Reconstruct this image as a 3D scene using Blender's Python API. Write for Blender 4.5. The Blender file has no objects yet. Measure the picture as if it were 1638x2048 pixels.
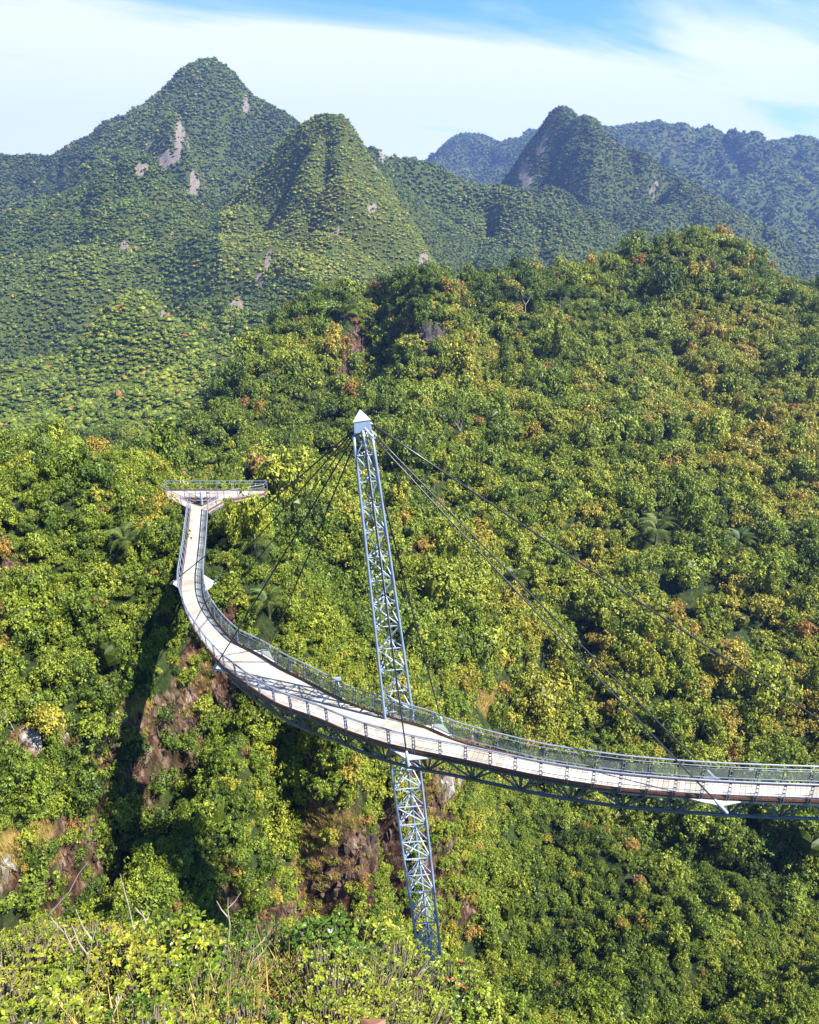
import bpy, math, random
import numpy as np
from mathutils import Vector, Matrix
random.seed(7); RNG = np.random.default_rng(11)
SC = bpy.context.scene; COL = SC.collection; R = math.radians
# ------------------------------------------------------------------ camera
FPX = 1500.0; PITCH = R(21.9); CP, SP = math.cos(PITCH), math.sin(PITCH)
cd = bpy.data.cameras.new('camera'); cam = bpy.data.objects.new('camera', cd); COL.objects.link(cam)
cam.location = (0, 0, 0); cam.rotation_euler = (R(90) - PITCH, 0, 0)
cd.sensor_fit = 'VERTICAL'; cd.sensor_height = 24.0; cd.lens = 24.0 * FPX / 2048.0
cd.clip_start = 0.2; cd.clip_end = 20000; SC.camera = cam
# ------------------------------------------------------------------ light
SUN_EL, SUN_AZ = R(51), R(113)          # azimuth clockwise from +Y
sundir = Vector((math.sin(SUN_AZ) * math.cos(SUN_EL), math.cos(SUN_AZ) * math.cos(SUN_EL), math.sin(SUN_EL)))
sl = bpy.data.lights.new('sun', 'SUN'); sl.energy = 5.0; sl.angle = R(0.53); sl.color = (1.0, 0.95, 0.86)
so = bpy.data.objects.new('sun', sl); COL.objects.link(so); so.rotation_euler = sundir.to_track_quat('Z', 'Y').to_euler()
SC.view_settings.view_transform = 'Standard'; SC.view_settings.look = 'None'
SC.view_settings.exposure = 1.85; SC.view_settings.gamma = 1
W = bpy.data.worlds.new('World'); SC.world = W; W.use_nodes = True
def world():
    nt = W.node_tree; N = nt.nodes; L = nt.links; N.clear()
    out = N.new('ShaderNodeOutputWorld'); bg = N.new('ShaderNodeBackground'); L.new(bg.outputs[0], out.inputs[0])
    sky = N.new('ShaderNodeTexSky'); sky.sky_type = 'NISHITA'; sky.sun_disc = False
    sky.sun_elevation = SUN_EL; sky.sun_rotation = SUN_AZ; sky.altitude = 700; sky.air_density = 1.0; sky.dust_density = 0.6; sky.ozone_density = 1.5
    bg.inputs[1].default_value = 0.054
    tc = N.new('ShaderNodeTexCoord'); sep = N.new('ShaderNodeSeparateXYZ'); L.new(tc.outputs['Generated'], sep.inputs[0])
    def M(op, a, b=None, c=None):
        m = N.new('ShaderNodeMath'); m.operation = op
        for i, v in enumerate((a, b, c)):
            if v is None: continue
            if isinstance(v, (int, float)): m.inputs[i].default_value = v
            else: L.new(v, m.inputs[i])
        return m.outputs[0]
    zc = M('MAXIMUM', sep.outputs[2], 0.0); d = M('ADD', zc, 0.13)
    u = M('DIVIDE', sep.outputs[0], d); v = M('DIVIDE', sep.outputs[1], d)
    # cirrus streaks: rotated and stretched cloud plane
    cu = M('ADD', M('MULTIPLY', u, 0.55), M('MULTIPLY', v, 0.25)); cv = M('ADD', M('MULTIPLY', u, -0.75), M('MULTIPLY', v, 1.5))
    cb = N.new('ShaderNodeCombineXYZ'); L.new(cu, cb.inputs[0]); L.new(cv, cb.inputs[1]); cb.inputs[2].default_value = 3.1
    n1 = N.new('ShaderNodeTexNoise'); n1.inputs['Scale'].default_value = 0.8; n1.inputs['Detail'].default_value = 7; n1.inputs['Roughness'].default_value = 0.55; n1.inputs['Distortion'].default_value = 0.5
    L.new(cb.outputs[0], n1.inputs['Vector'])
    # broad veil: strong towards the horizon and the left
    az = M('DIVIDE', sep.outputs[0], M('MAXIMUM', sep.outputs[1], 0.1))
    veil = M('SUBTRACT', 0.27, M('MULTIPLY', az, 0.15)); veil = M('SUBTRACT', veil, M('MULTIPLY', M('MAXIMUM', M('SUBTRACT', zc, 0.145), 0), 4.2))
    tot = M('MULTIPLY_ADD', n1.outputs[0], 1.35, veil)
    ramp = N.new('ShaderNodeValToRGB'); L.new(tot, ramp.inputs[0]); ramp.color_ramp.elements[0].position = 0.56; ramp.color_ramp.elements[1].position = 0.92
    ramp.color_ramp.elements[0].color = (0, 0, 0, 1); ramp.color_ramp.elements[1].color = (1, 1, 1, 1); ramp.color_ramp.interpolation = 'EASE'
    mx = N.new('ShaderNodeMix'); mx.data_type = 'RGBA'; L.new(M('MULTIPLY', ramp.outputs[0], 0.93), mx.inputs[0]); tn = N.new('ShaderNodeMix'); tn.data_type = 'RGBA'; tn.blend_type = 'MULTIPLY'; tn.inputs[0].default_value = 1; L.new(sky.outputs[0], tn.inputs[6]); tn.inputs[7].default_value = (.52, .93, 1.30, 1); L.new(tn.outputs[2], mx.inputs[6]); mx.inputs[7].default_value = (6.0, 6.2, 6.1, 1)
    L.new(mx.outputs[2], bg.inputs[0])
world()
SC.cycles.volume_bounces = 0; SC.cycles.max_bounces = 5; SC.cycles.diffuse_bounces = 2; SC.cycles.transparent_max_bounces = 6
SC.cycles.caustics_reflective = False; SC.cycles.caustics_refractive = False

# ------------------------------------------------------------------ helpers
def tag(o, label=None, cat=None, group=None, kind=None):
    if label: o['label'] = label
    if cat: o['category'] = cat
    if group: o['group'] = group
    if kind: o['kind'] = kind
    return o
def empty(name, loc=(0, 0, 0), rz=0):
    o = bpy.data.objects.new(name, None); COL.objects.link(o); o.location = loc; o.rotation_euler = (0, 0, rz); o.empty_display_size = 0.3; return o
def npmesh(name, verts, faces, mats=(), smooth=False, attrs=None):
    """faces: (n,k) int array or list of such arrays"""
    me = bpy.data.meshes.new(name); fl = faces if isinstance(faces, list) else [faces]
    fl = [np.asarray(f, dtype=np.int32) for f in fl if len(f)]
    verts = np.asarray(verts, dtype=np.float32)
    me.vertices.add(len(verts)); me.vertices.foreach_set('co', verts.ravel())
    tot = np.concatenate([np.full(len(f), f.shape[1], np.int32) for f in fl]); idx = np.concatenate([f.ravel() for f in fl])
    me.loops.add(len(idx)); me.loops.foreach_set('vertex_index', idx)
    me.polygons.add(len(tot)); st = np.zeros(len(tot), np.int32); st[1:] = np.cumsum(tot)[:-1]
    me.polygons.foreach_set('loop_start', st); me.polygons.foreach_set('loop_total', tot)
    me.polygons.foreach_set('use_smooth', np.full(len(tot), smooth))
    for m in mats: me.materials.append(m)
    for k, (dom, arr) in (attrs or {}).items():
        a = me.attributes.new(k, 'FLOAT', dom); a.data.foreach_set('value', np.asarray(arr, np.float32))
    me.update(calc_edges=True); return me
class MB:
    def __init__(s): s.v = []; s.f = []
    def poly(s, pts): b = len(s.v); s.v += [tuple(p) for p in pts]; s.f.append(tuple(range(b, b + len(pts))))
    def prism(s, pts, n):   # thick flat polygon: pts top, n = offset to the bottom
        b = len(s.v); k = len(pts); n = Vector(n); s.v += [tuple(p) for p in pts] + [tuple(Vector(p) + n) for p in pts]
        s.f.append(tuple(range(b, b + k))); s.f.append(tuple(range(b + 2 * k - 1, b + k - 1, -1)))
        for i in range(k): j = (i + 1) % k; s.f.append((b + i, b + k + i, b + k + j, b + j))
    def tube(s, pts, r, n=6, cap=True):
        pts = [Vector(p) for p in pts]; b = len(s.v); m = len(pts); up = Vector((0, 0, 1))
        for i, p in enumerate(pts):
            t = (pts[min(i + 1, m - 1)] - pts[max(i - 1, 0)]).normalized()
            a = up if abs(t.z) < 0.92 else Vector((1, 0, 0)); x = t.cross(a).normalized(); y = x.cross(t); rr = r[i] if hasattr(r, '__len__') else r
            for k in range(n): an = 2 * math.pi * k / n; s.v.append(tuple(p + (x * math.cos(an) + y * math.sin(an)) * rr))
        for i in range(m - 1):
            for k in range(n): k2 = (k + 1) % n; s.f.append((b + i * n + k, b + i * n + k2, b + (i + 1) * n + k2, b + (i + 1) * n + k))
        if cap: s.f.append(tuple(b + k for k in range(n))[::-1]); s.f.append(tuple(b + (m - 1) * n + k for k in range(n)))
    def box(s, c, ax, ay, az):   # centre and three half-axis vectors
        c, ax, ay, az = map(Vector, (c, ax, ay, az)); b = len(s.v)
        for i in (-1, 1):
            for j in (-1, 1):
                for k in (-1, 1): s.v.append(tuple(c + ax * i + ay * j + az * k))
        for q in ((0, 1, 3, 2), (4, 6, 7, 5), (0, 4, 5, 1), (2, 3, 7, 6), (0, 2, 6, 4), (1, 5, 7, 3)): s.f.append(tuple(b + i for i in q))
    def build(s, name, mat, parent=None, smooth=False, bevel=0):
        me = bpy.data.meshes.new(name); me.from_pydata(s.v, [], s.f); me.materials.append(mat); me.update()
        if smooth:
            for p in me.polygons: p.use_smooth = len(p.vertices) == 4
        o = bpy.data.objects.new(name, me); COL.objects.link(o)
        if parent:
            o.parent = parent
            if parent.type == 'EMPTY' and parent.get('_abs'): o.matrix_parent_inverse = Matrix.Translation(parent.location).inverted()
        if bevel: m = o.modifiers.new('b', 'BEVEL'); m.width = bevel; m.segments = 2
        return o
def absroot(name, loc):     # an Empty whose children are modelled in world coordinates
    o = empty(name, loc); o['_abs'] = 1; return o
# pixel (of the 1638x2048 photograph) -> ray, and the world point where it reaches a height or a distance
def ray(px, py):
    v = (1024 - py) / FPX; return np.array([(px - 819) / FPX, CP + v * SP, -SP + v * CP])
def at_z(px, py, z): d = ray(px, py); return Vector(d * (z / d[2]))
def at_y(px, py, y): d = ray(px, py); return Vector(d * (y / d[1]))
def project(P):
    P = np.asarray(P, float); dep = P[..., 1] * CP - P[..., 2] * SP; up = P[..., 1] * SP + P[..., 2] * CP
    dep = np.maximum(dep, 0.01); return 819 + FPX * P[..., 0] / dep, 1024 - FPX * up / dep, dep
# ------------------------------------------------------------------ noise
def vnoise(x, y, seed=0):
    xi = np.floor(x).astype(np.int64); yi = np.floor(y).astype(np.int64); fx = x - xi; fy = y - yi
    def h(a, b):
        n = (a * 374761393 + b * 668265263 + seed * 974634777) & 0xffffffff
        n = ((n ^ (n >> 13)) * 1274126177) & 0xffffffff; n = n ^ (n >> 16); return (n & 0xffff) / 65535.0
    u = fx * fx * (3 - 2 * fx); w = fy * fy * (3 - 2 * fy)
    return (h(xi, yi) * (1 - u) + h(xi + 1, yi) * u) * (1 - w) + (h(xi, yi + 1) * (1 - u) + h(xi + 1, yi + 1) * u) * w
def fbm(x, y, sc, octv=4, seed=0):
    s = 0; a = 1; t = 0
    for o in range(octv): s = s + a * (vnoise(x / sc, y / sc, seed + o) * 2 - 1); t += a; a *= .5; sc *= .5
    return s / t
# ------------------------------------------------------------------ materials
def newmat(name):
    m = bpy.data.materials.new(name); m.use_nodes = True; nt = m.node_tree; nt.nodes.clear()
    out = nt.nodes.new('ShaderNodeOutputMaterial'); return m, nt.nodes, nt.links, out
def ramp(N, stops, inp=None, L=None, interp='LINEAR'):
    r = N.new('ShaderNodeValToRGB'); cr = r.color_ramp; cr.interpolation = interp
    while len(cr.elements) < len(stops): cr.elements.new(0.5)
    for e, (p, c) in zip(cr.elements, stops): e.position = p; e.color = (*c, 1)
    if inp is not None: L.new(inp, r.inputs[0])
    return r
def paint(name, col, rough=0.4, metal=0.0, var=0.12, scale=3.0, dirt=None):
    m, N, L, out = newmat(name); p = N.new('ShaderNodeBsdfPrincipled'); L.new(p.outputs[0], out.inputs[0])
    tc = N.new('ShaderNodeTexCoord'); n = N.new('ShaderNodeTexNoise'); n.inputs['Scale'].default_value = scale; n.inputs['Detail'].default_value = 6; L.new(tc.outputs['Object'], n.inputs['Vector'])
    d = dirt or tuple(c * (1 - 2.2 * var) for c in col)
    r = ramp(N, [(0.3, d), (0.55, col), (0.8, tuple(min(1, c * (1 + var)) for c in col))], n.outputs[0], L)
    L.new(r.outputs[0], p.inputs['Base Color']); p.inputs['Roughness'].default_value = rough; p.inputs['Metallic'].default_value = metal
    return m
M_CAP = paint('cap_steel', (.30, .34, .40), .4, .0, .08, 2)
M_STEEL = paint('painted_steel', (.19, .25, .36), .38, .15, .1, 1.5)
M_STEELW = paint('white_steel', (.25, .30, .39), .4, .0, .08, 2)
M_RAIL = paint('rail_steel', (.20, .22, .29), .35, .2, .1, 3)
M_TRUSS = paint('truss_steel', (.085, .105, .125), .45, .3, .15, 1.5)
M_CABLE = paint('cable_steel', (.03, .03, .035), .35, .4, .1, 5)
M_KERB = paint('brown_kerb', (.13, .052, .034), .6, 0, .2, 4)
M_CONC = paint('concrete', (.46, .42, .37), .8, 0, .12, 2)
M_PLATE = paint('white_plate', (.42, .41, .38), .5, 0, .06, 1.2)
M_WOOD = paint('brown_timber', (.20, .09, .05), .7, 0, .2, 8)
def deck_mat(name='deck_planks', a=(.27, .255, .225), b=(.38, .365, .33)):
    m, N, L, out = newmat(name); p = N.new('ShaderNodeBsdfPrincipled'); L.new(p.outputs[0], out.inputs[0])
    g = N.new('ShaderNodeNewGeometry'); r = ramp(N, [(0, a), (1, b)], g.outputs['Random Per Island'], L)
    tc = N.new('ShaderNodeTexCoord'); n = N.new('ShaderNodeTexNoise'); n.inputs['Scale'].default_value = .45; n.inputs['Detail'].default_value = 8; L.new(tc.outputs['Object'], n.inputs['Vector'])
    r2 = ramp(N, [(.35, (.62, .55, .46)), (.62, (1, 1, 1))], n.outputs[0], L)
    mx = N.new('ShaderNodeMix'); mx.data_type = 'RGBA'; mx.blend_type = 'MULTIPLY'; mx.inputs[0].default_value = .7; L.new(r.outputs[0], mx.inputs[6]); L.new(r2.outputs[0], mx.inputs[7])
    L.new(mx.outputs[2], p.inputs['Base Color']); p.inputs['Roughness'].default_value = .7; return m
M_DECK = deck_mat(); M_FLOOR = deck_mat('platform_floor', (.26, .23, .20), (.33, .30, .265))
def glass_mat():
    m, N, L, out = newmat('infill_screen'); p = N.new('ShaderNodeBsdfPrincipled'); t = N.new('ShaderNodeBsdfTransparent'); mx = N.new('ShaderNodeMixShader')
    p.inputs['Base Color'].default_value = (.20, .225, .215, 1); p.inputs['Roughness'].default_value = .25; t.inputs[0].default_value = (.85, .92, .9, 1)
    mx.inputs[0].default_value = .30; L.new(t.outputs[0], mx.inputs[1]); L.new(p.outputs[0], mx.inputs[2]); L.new(mx.outputs[0], out.inputs[0]); return m
M_GLASS = glass_mat()
def leaf_mat(name, stops, trans=.22, rough=.5, spec=.25, lo=.55, hi=1.35):
    m, N, L, out = newmat(name)
    a = N.new('ShaderNodeAttribute'); a.attribute_type = 'INSTANCER'; a.attribute_name = 'tint'
    lv = N.new('ShaderNodeAttribute'); lv.attribute_type = 'GEOMETRY'; lv.attribute_name = 'lv'
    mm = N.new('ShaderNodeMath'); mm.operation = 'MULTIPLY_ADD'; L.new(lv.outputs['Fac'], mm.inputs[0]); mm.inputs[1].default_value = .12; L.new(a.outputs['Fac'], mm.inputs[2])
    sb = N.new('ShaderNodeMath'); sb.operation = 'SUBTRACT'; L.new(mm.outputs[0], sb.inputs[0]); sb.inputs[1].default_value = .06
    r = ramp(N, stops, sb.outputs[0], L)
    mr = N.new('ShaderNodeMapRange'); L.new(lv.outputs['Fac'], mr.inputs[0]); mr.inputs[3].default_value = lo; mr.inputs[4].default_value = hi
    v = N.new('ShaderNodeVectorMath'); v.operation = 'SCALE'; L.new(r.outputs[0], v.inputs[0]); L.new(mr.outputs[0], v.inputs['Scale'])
    p = N.new('ShaderNodeBsdfPrincipled'); L.new(v.outputs[0], p.inputs['Base Color']); p.inputs['Roughness'].default_value = rough; p.inputs['Specular IOR Level'].default_value = spec
    t = N.new('ShaderNodeBsdfTranslucent'); L.new(v.outputs[0], t.inputs[0]); mx = N.new('ShaderNodeMixShader'); mx.inputs[0].default_value = trans
    L.new(p.outputs[0], mx.inputs[1]); L.new(t.outputs[0], mx.inputs[2]); L.new(mx.outputs[0], out.inputs[0]); return m
FOL = [(0, (.024, .044, .008)), (.22, (.072, .118, .011)), (.42, (.172, .228, .018)), (.60, (.285, .310, .028)), (.74, (.36, .27, .035)), (.86, (.34, .18, .045)), (1, (.20, .11, .05))]
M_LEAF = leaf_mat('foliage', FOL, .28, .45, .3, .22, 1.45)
M_FERN = leaf_mat('palm_frond', [(0, (.04, .08, .015)), (1, (.12, .15, .03))])
M_SHRUB = leaf_mat('shrub_leaf', [(0, (.028, .070, .009)), (.3, (.095, .165, .013)), (.6, (.23, .27, .02)), (.85, (.33, .29, .03)), (1, (.22, .12, .03))], .33, .35, .4, .25, 1.4)
M_GRASS = leaf_mat('dry_grass', [(0, (.20, .22, .03)), (.5, (.33, .27, .06)), (1, (.36, .22, .08))], .3)
M_RED = paint('red_flower', (.62, .04, .03), .5, 0, .15, 20)
M_BARK = paint('bark', (.13, .105, .08), .9, 0, .3, 6)
M_BARE = paint('bare_bark', (.30, .27, .23), .8, 0, .2, 9)
def ground_mat():
    m, N, L, out = newmat('terrain'); p = N.new('ShaderNodeBsdfPrincipled'); L.new(p.outputs[0], out.inputs[0]); p.inputs['Roughness'].default_value = .95; p.inputs['Specular IOR Level'].default_value = .1
    tc = N.new('ShaderNodeTexCoord'); 
    mp = N.new('ShaderNodeMapping'); mp.inputs['Scale'].default_value = (1, 1, .45); L.new(tc.outputs['Object'], mp.inputs[0])
    n = N.new('ShaderNodeTexNoise'); n.inputs['Scale'].default_value = .9; n.inputs['Detail'].default_value = 12; n.inputs['Roughness'].default_value = .7; L.new(mp.outputs[0], n.inputs['Vector'])
    n2 = N.new('ShaderNodeTexNoise'); n2.inputs['Scale'].default_value = .09; n2.inputs['Detail'].default_value = 6; L.new(mp.outputs[0], n2.inputs['Vector'])
    rk = ramp(N, [(.34, (.012, .008, .006)), (.45, (.05, .026, .017)), (.54, (.105, .058, .036)), (.62, (.20, .15, .115)), (.74, (.32, .29, .26))], n.outputs[0], L)
    gr = ramp(N, [(.35, (.010, .016, .006)), (.5, (.022, .036, .010)), (.66, (.05, .055, .016))], n.outputs[0], L)
    dg = ramp(N, [(.3, (.07, .06, .02)), (.5, (.24, .17, .05)), (.7, (.36, .21, .07))], n.outputs[0], L)
    a = N.new('ShaderNodeAttribute'); a.attribute_name = 'rock'; b = N.new('ShaderNodeAttribute'); b.attribute_name = 'dry'
    def mix(f, x, y):
        mx = N.new('ShaderNodeMix'); mx.data_type = 'RGBA'; L.new(f, mx.inputs[0]); L.new(x, mx.inputs[6]); L.new(y, mx.inputs[7]); return mx.outputs[2]
    ad = N.new('ShaderNodeMath'); ad.operation = 'ADD'; L.new(a.outputs['Fac'], ad.inputs[0]); L.new(n2.outputs[0], ad.inputs[1])
    rr = ramp(N, [(.72, (0, 0, 0)), (.86, (1, 1, 1))], ad.outputs[0], L)
    fa = N.new('ShaderNodeAttribute'); fa.attribute_name = 'far'; fg = ramp(N, [(.35, (.016, .024, .006)), (.5, (.040, .052, .010)), (.66, (.075, .085, .016))], n.outputs[0], L)
    c = mix(fa.outputs['Fac'], gr.outputs[0], fg.outputs[0]); c = mix(b.outputs['Fac'], c, dg.outputs[0]); vo = N.new('ShaderNodeTexVoronoi'); vo.feature = 'DISTANCE_TO_EDGE'; vo.inputs['Scale'].default_value = .8; vd = N.new('ShaderNodeVectorMath'); vd.operation = 'MULTIPLY_ADD'; L.new(n.outputs['Color'], vd.inputs[0]); vd.inputs[1].default_value = (1.6, 1.6, 1.6); L.new(mp.outputs[0], vd.inputs[2]); L.new(vd.outputs[0], vo.inputs['Vector'])
    cr = ramp(N, [(0, (.12, .10, .09)), (.07, (1, 1, 1))], vo.outputs['Distance'], L); mk = N.new('ShaderNodeMix'); mk.data_type = 'RGBA'; mk.blend_type = 'MULTIPLY'; mk.inputs[0].default_value = 1; L.new(rk.outputs[0], mk.inputs[6]); L.new(cr.outputs[0], mk.inputs[7])
    rf = ramp(N, [(.38, (.05, .04, .034)), (.5, (.13, .11, .095)), (.66, (.25, .22, .19))], n.outputs[0], L); c = mix(rr.outputs[0], c, mix(fa.outputs['Fac'], mk.outputs[2], rf.outputs[0])); L.new(c, p.inputs['Base Color'])
    bp = N.new('ShaderNodeBump'); bp.inputs['Strength'].default_value = .9; bp.inputs['Distance'].default_value = .7; L.new(n.outputs[0], bp.inputs['Height']); L.new(bp.outputs[0], p.inputs['Normal'])
    return m
M_GROUND = ground_mat()
def rock_mat(name, cols):
    m, N, L, out = newmat(name); p = N.new('ShaderNodeBsdfPrincipled'); L.new(p.outputs[0], out.inputs[0]); p.inputs['Roughness'].default_value = .9
    tc = N.new('ShaderNodeTexCoord'); mp = N.new('ShaderNodeMapping'); mp.inputs['Scale'].default_value = (1.2, 1.2, .35); L.new(tc.outputs['Object'], mp.inputs[0])
    n = N.new('ShaderNodeTexNoise'); n.inputs['Scale'].default_value = 1.1; n.inputs['Detail'].default_value = 10; n.inputs['Roughness'].default_value = .72; L.new(mp.outputs[0], n.inputs['Vector'])
    r = ramp(N, [(.32, cols[0]), (.46, cols[1]), (.56, cols[2]), (.7, cols[3])], n.outputs[0], L); L.new(r.outputs[0], p.inputs['Base Color'])
    bp = N.new('ShaderNodeBump'); bp.inputs['Strength'].default_value = .9; bp.inputs['Distance'].default_value = .4; L.new(n.outputs[0], bp.inputs['Height']); L.new(bp.outputs[0], p.inputs['Normal']); return m
M_ROCKP = rock_mat('pale_rock', [(.06, .045, .035), (.16, .13, .11), (.27, .245, .22), (.38, .36, .33)])
M_ROCKSHADE = rock_mat('shade_painted_rock', [(.008, .007, .007), (.02, .016, .014), (.045, .035, .03), (.16, .13, .12)])  # near-black colour paints the overhang's shade onto the central hill's cliff
M_ROCKB = rock_mat('brown_rock', [(.014, .009, .007), (.05, .027, .018), (.11, .062, .04), (.26, .21, .175)])
# ================================================================== TERRAIN
SILS = []
def cps(lst, drop, bk, dz):
    P = []; SILS.append([tuple(at_y(*e[:3])[:2]) for e in lst if len(e) > 3])
    for e in lst:
        px, py, y = e[0], e[1], e[2]; p = np.array(at_y(px, py, y)); p[2] -= drop; P.append(p)
        if len(e) > 3: q = p.copy(); q[:2] *= 1 + bk / y; q[2] -= dz; P.append(q); q2 = p.copy(); q2[:2] *= 1 + 2.6 * bk / y; q2[2] -= 2.2 * dz; P.append(q2)
    return P
class Layer:
    def __init__(s, P, rad, fall, lam=0.0):
        s.P = np.array(P, float); s.c = s.P[:, :2].mean(0); s.s = s.P[:, :2].std(); X = (s.P[:, :2] - s.c) / s.s; n = len(X); s.X = X; s.rad = rad; s.fall = fall
        K = s.k(X, X) + lam * np.eye(n); A = np.zeros((n + 3, n + 3)); A[:n, :n] = K; A[:n, n] = 1; A[:n, n + 1:] = X; A[n, :n] = 1; A[n + 1:, :n] = X.T
        s.w = np.linalg.solve(A, np.concatenate([s.P[:, 2], np.zeros(3)]))
    def k(s, A, B):   # biharmonic (linear) kernel: stays tame between sparse points
        return -(((A[:, None] - B[None]) ** 2).sum(-1) + 2e-4) ** .7
    def __call__(s, x, y):
        sh = x.shape; Q = (np.stack([x.ravel(), y.ravel()], 1) - s.c) / s.s; o = np.empty(len(Q)); n = len(s.X)
        for i in range(0, len(Q), 20000):
            q = Q[i:i + 20000]; K = s.k(q, s.X); z = K @ s.w[:n] + s.w[n] + q @ s.w[n + 1:]
            dm = (-K).min(1) ** (1 / 1.4) * s.s; o[i:i + 20000] = z - s.fall * np.maximum(0, dm - s.rad)
        return o.reshape(sh)
near = cps([(1900, 1900, 75), (1638, 2040, 62), (1250, 2040, 62), (1000, 2040, 60), (1638, 1700, 100), (1250, 1700, 100), (950, 1700, 92), (1638, 1500, 125), (1250, 1500, 125), (1000, 1500, 118),
    (1250, 1300, 150), (1250, 1100, 180), (1250, 900, 225), (1250, 750, 280), (1250, 620, 330), (1380, 478, 360, 1), (1300, 505, 358, 1), (1480, 510, 358, 1), (1200, 535, 352, 1), (1560, 555, 350, 1), (1638, 582, 350, 1), (1800, 640, 340, 1), (2000, 700, 320, 1),
    (1638, 800, 270), (1638, 1100, 175), (1638, 1300, 150), (1900, 900, 240), (1900, 1200, 160), (1380, 620, 325),
    (1110, 562, 345, 1), (1040, 575, 340, 1), (980, 572, 330, 1), (910, 550, 300, 1), (850, 542, 292, 1), (800, 556, 300, 1), (730, 574, 322, 1), (850, 600, 282), (1000, 640, 305), (760, 650, 300), (940, 640, 298), (850, 655, 272),
    (850, 715, 268), (780, 720, 270), (920, 720, 270), (700, 690, 290), (850, 850, 215), (850, 1000, 170), (850, 1200, 130), (850, 1400, 108), (1000, 1200, 150), (1000, 1000, 190), (1000, 820, 245),
    (690, 578, 324, 1), (620, 612, 318, 1), (560, 660, 308, 1), (500, 720, 290, 1), (430, 780, 272, 1), (385, 835, 255, 1), (330, 920, 235, 1), (560, 740, 265), (620, 700, 285),
    (600, 820, 232), (500, 900, 205), (450, 950, 185), (400, 930, 200), (600, 1000, 165), (650, 1150, 132), (600, 1250, 112), (520, 1150, 112), (560, 1080, 125), (700, 1320, 105),
    (280, 950, 96), (220, 905, 100, 1), (150, 890, 103, 1), (70, 880, 106, 1), (0, 872, 108, 1), (-150, 850, 112, 1), (-350, 850, 112, 1), (290, 1010, 88), (330, 1100, 79), (240, 1090, 81), (470, 1060, 84), (490, 1015, 88), (450, 1130, 78),
    (150, 1100, 82), (0, 1100, 80), (-250, 1100, 78), (0, 1300, 66), (200, 1300, 68), (300, 1260, 72), (330, 1330, 69), (400, 1390, 68), (-250, 1400, 58), (470, 1430, 66), (460, 1520, 63), (380, 1560, 60),
    (300, 1620, 57), (100, 1600, 54), (0, 1750, 46), (200, 1780, 48), (-200, 1750, 44), (400, 1750, 54), (540, 1780, 57), (550, 1480, 69), (600, 1620, 65), (650, 1450, 74), (720, 1640, 69), (800, 1560, 76), (870, 1530, 86), (920, 1530, 98), (660, 1730, 62),
    (960, 1640, 98), (900, 1750, 84), (820, 1800, 78), (740, 1880, 70), (850, 1960, 65), (650, 1960, 60), (500, 1950, 54), (300, 1950, 46)], 2.2, 55, 30)
L_N = Layer(near, 70, .7)
mtD = cps([(-200, 330, 1500, 1), (0, 303, 1500, 1), (60, 308, 1500, 1), (110, 305, 1500, 1), (160, 282, 1500, 1), (250, 243, 1500, 1), (280, 212, 1500, 1), (310, 187, 1500, 1), (345, 152, 1500, 1), (375, 130, 1500, 1), (405, 126, 1500, 1), (435, 128, 1500, 1), (460, 142, 1500, 1), (485, 172, 1500, 1), (500, 200, 1490, 1), (540, 218, 1480, 1), (580, 236, 1480, 1), (610, 262, 1480, 1), (660, 300, 1480, 1),
    (420, 240, 1440), (500, 290, 1420), (560, 330, 1400), (430, 330, 1390), (480, 340, 1380), (540, 390, 1300),
    (410, 370, 1270), (345, 350, 1290), (290, 350, 1320), (180, 330, 1450), (60, 370, 1380), (0, 440, 1250), (100, 420, 1300), (0, 340, 1450), (200, 370, 1330), (-200, 500, 1200)], 5, 200, 120)
spur = cps([(240, 320, 1345, 1), (275, 298, 1330, 1), (310, 262, 1315, 1), (345, 224, 1300, 1), (366, 246, 1300, 1), (385, 310, 1290, 1), (410, 370, 1250, 1), (430, 420, 1200, 1), (345, 330, 1240), (290, 350, 1260), (370, 400, 1180)], 4, 60, 60)
mtE = cps([(960, 420, 1600), (1008, 385, 1600, 1), (1030, 345, 1600, 1), (1050, 310, 1600, 1), (1075, 272, 1600, 1), (1092, 240, 1600, 1), (1108, 218, 1600, 1), (1125, 211, 1600, 1), (1145, 217, 1600, 1), (1165, 240, 1600, 1), (1190, 264, 1600, 1), (1215, 282, 1590, 1), (1240, 295, 1580, 1), (1270, 313, 1570, 1), (1300, 330, 1560, 1), (1350, 348, 1530, 1), (1400, 375, 1500, 1), (1440, 400, 1480, 1), (1500, 440, 1450, 1), (1560, 480, 1400, 1), (1620, 530, 1350, 1), (1700, 570, 1300, 1), (1850, 640, 1300, 1),
    (1148, 275, 1525), (1165, 330, 1450), (1190, 372, 1380), (1100, 330, 1550), (1065, 385, 1530), (1110, 400, 1470), (1140, 425, 1400), (1250, 380, 1420), (1330, 420, 1380), (1400, 470, 1300), (1450, 520, 1230), (1500, 570, 1150), (1650, 620, 1150)], 5, 200, 140)
mtE2 = cps([(780, 345, 1350, 1), (820, 327, 1320, 1), (850, 326, 1310, 1), (900, 350, 1300, 1), (950, 362, 1290, 1), (1000, 382, 1280, 1), (1050, 395, 1270, 1), (1100, 385, 1260, 1), (1140, 395, 1260, 1), (1200, 430, 1230, 1), (1260, 470, 1180, 1), (1320, 520, 1130, 1), (1400, 570, 1080, 1),
    (850, 420, 1180), (950, 450, 1130), (1050, 480, 1080), (1150, 500, 1060), (900, 520, 980), (1000, 545, 960), (1100, 570, 930), (1250, 570, 980), (900, 600, 850), (1050, 640, 820), (1300, 660, 830)], 5, 120, 90)
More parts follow.
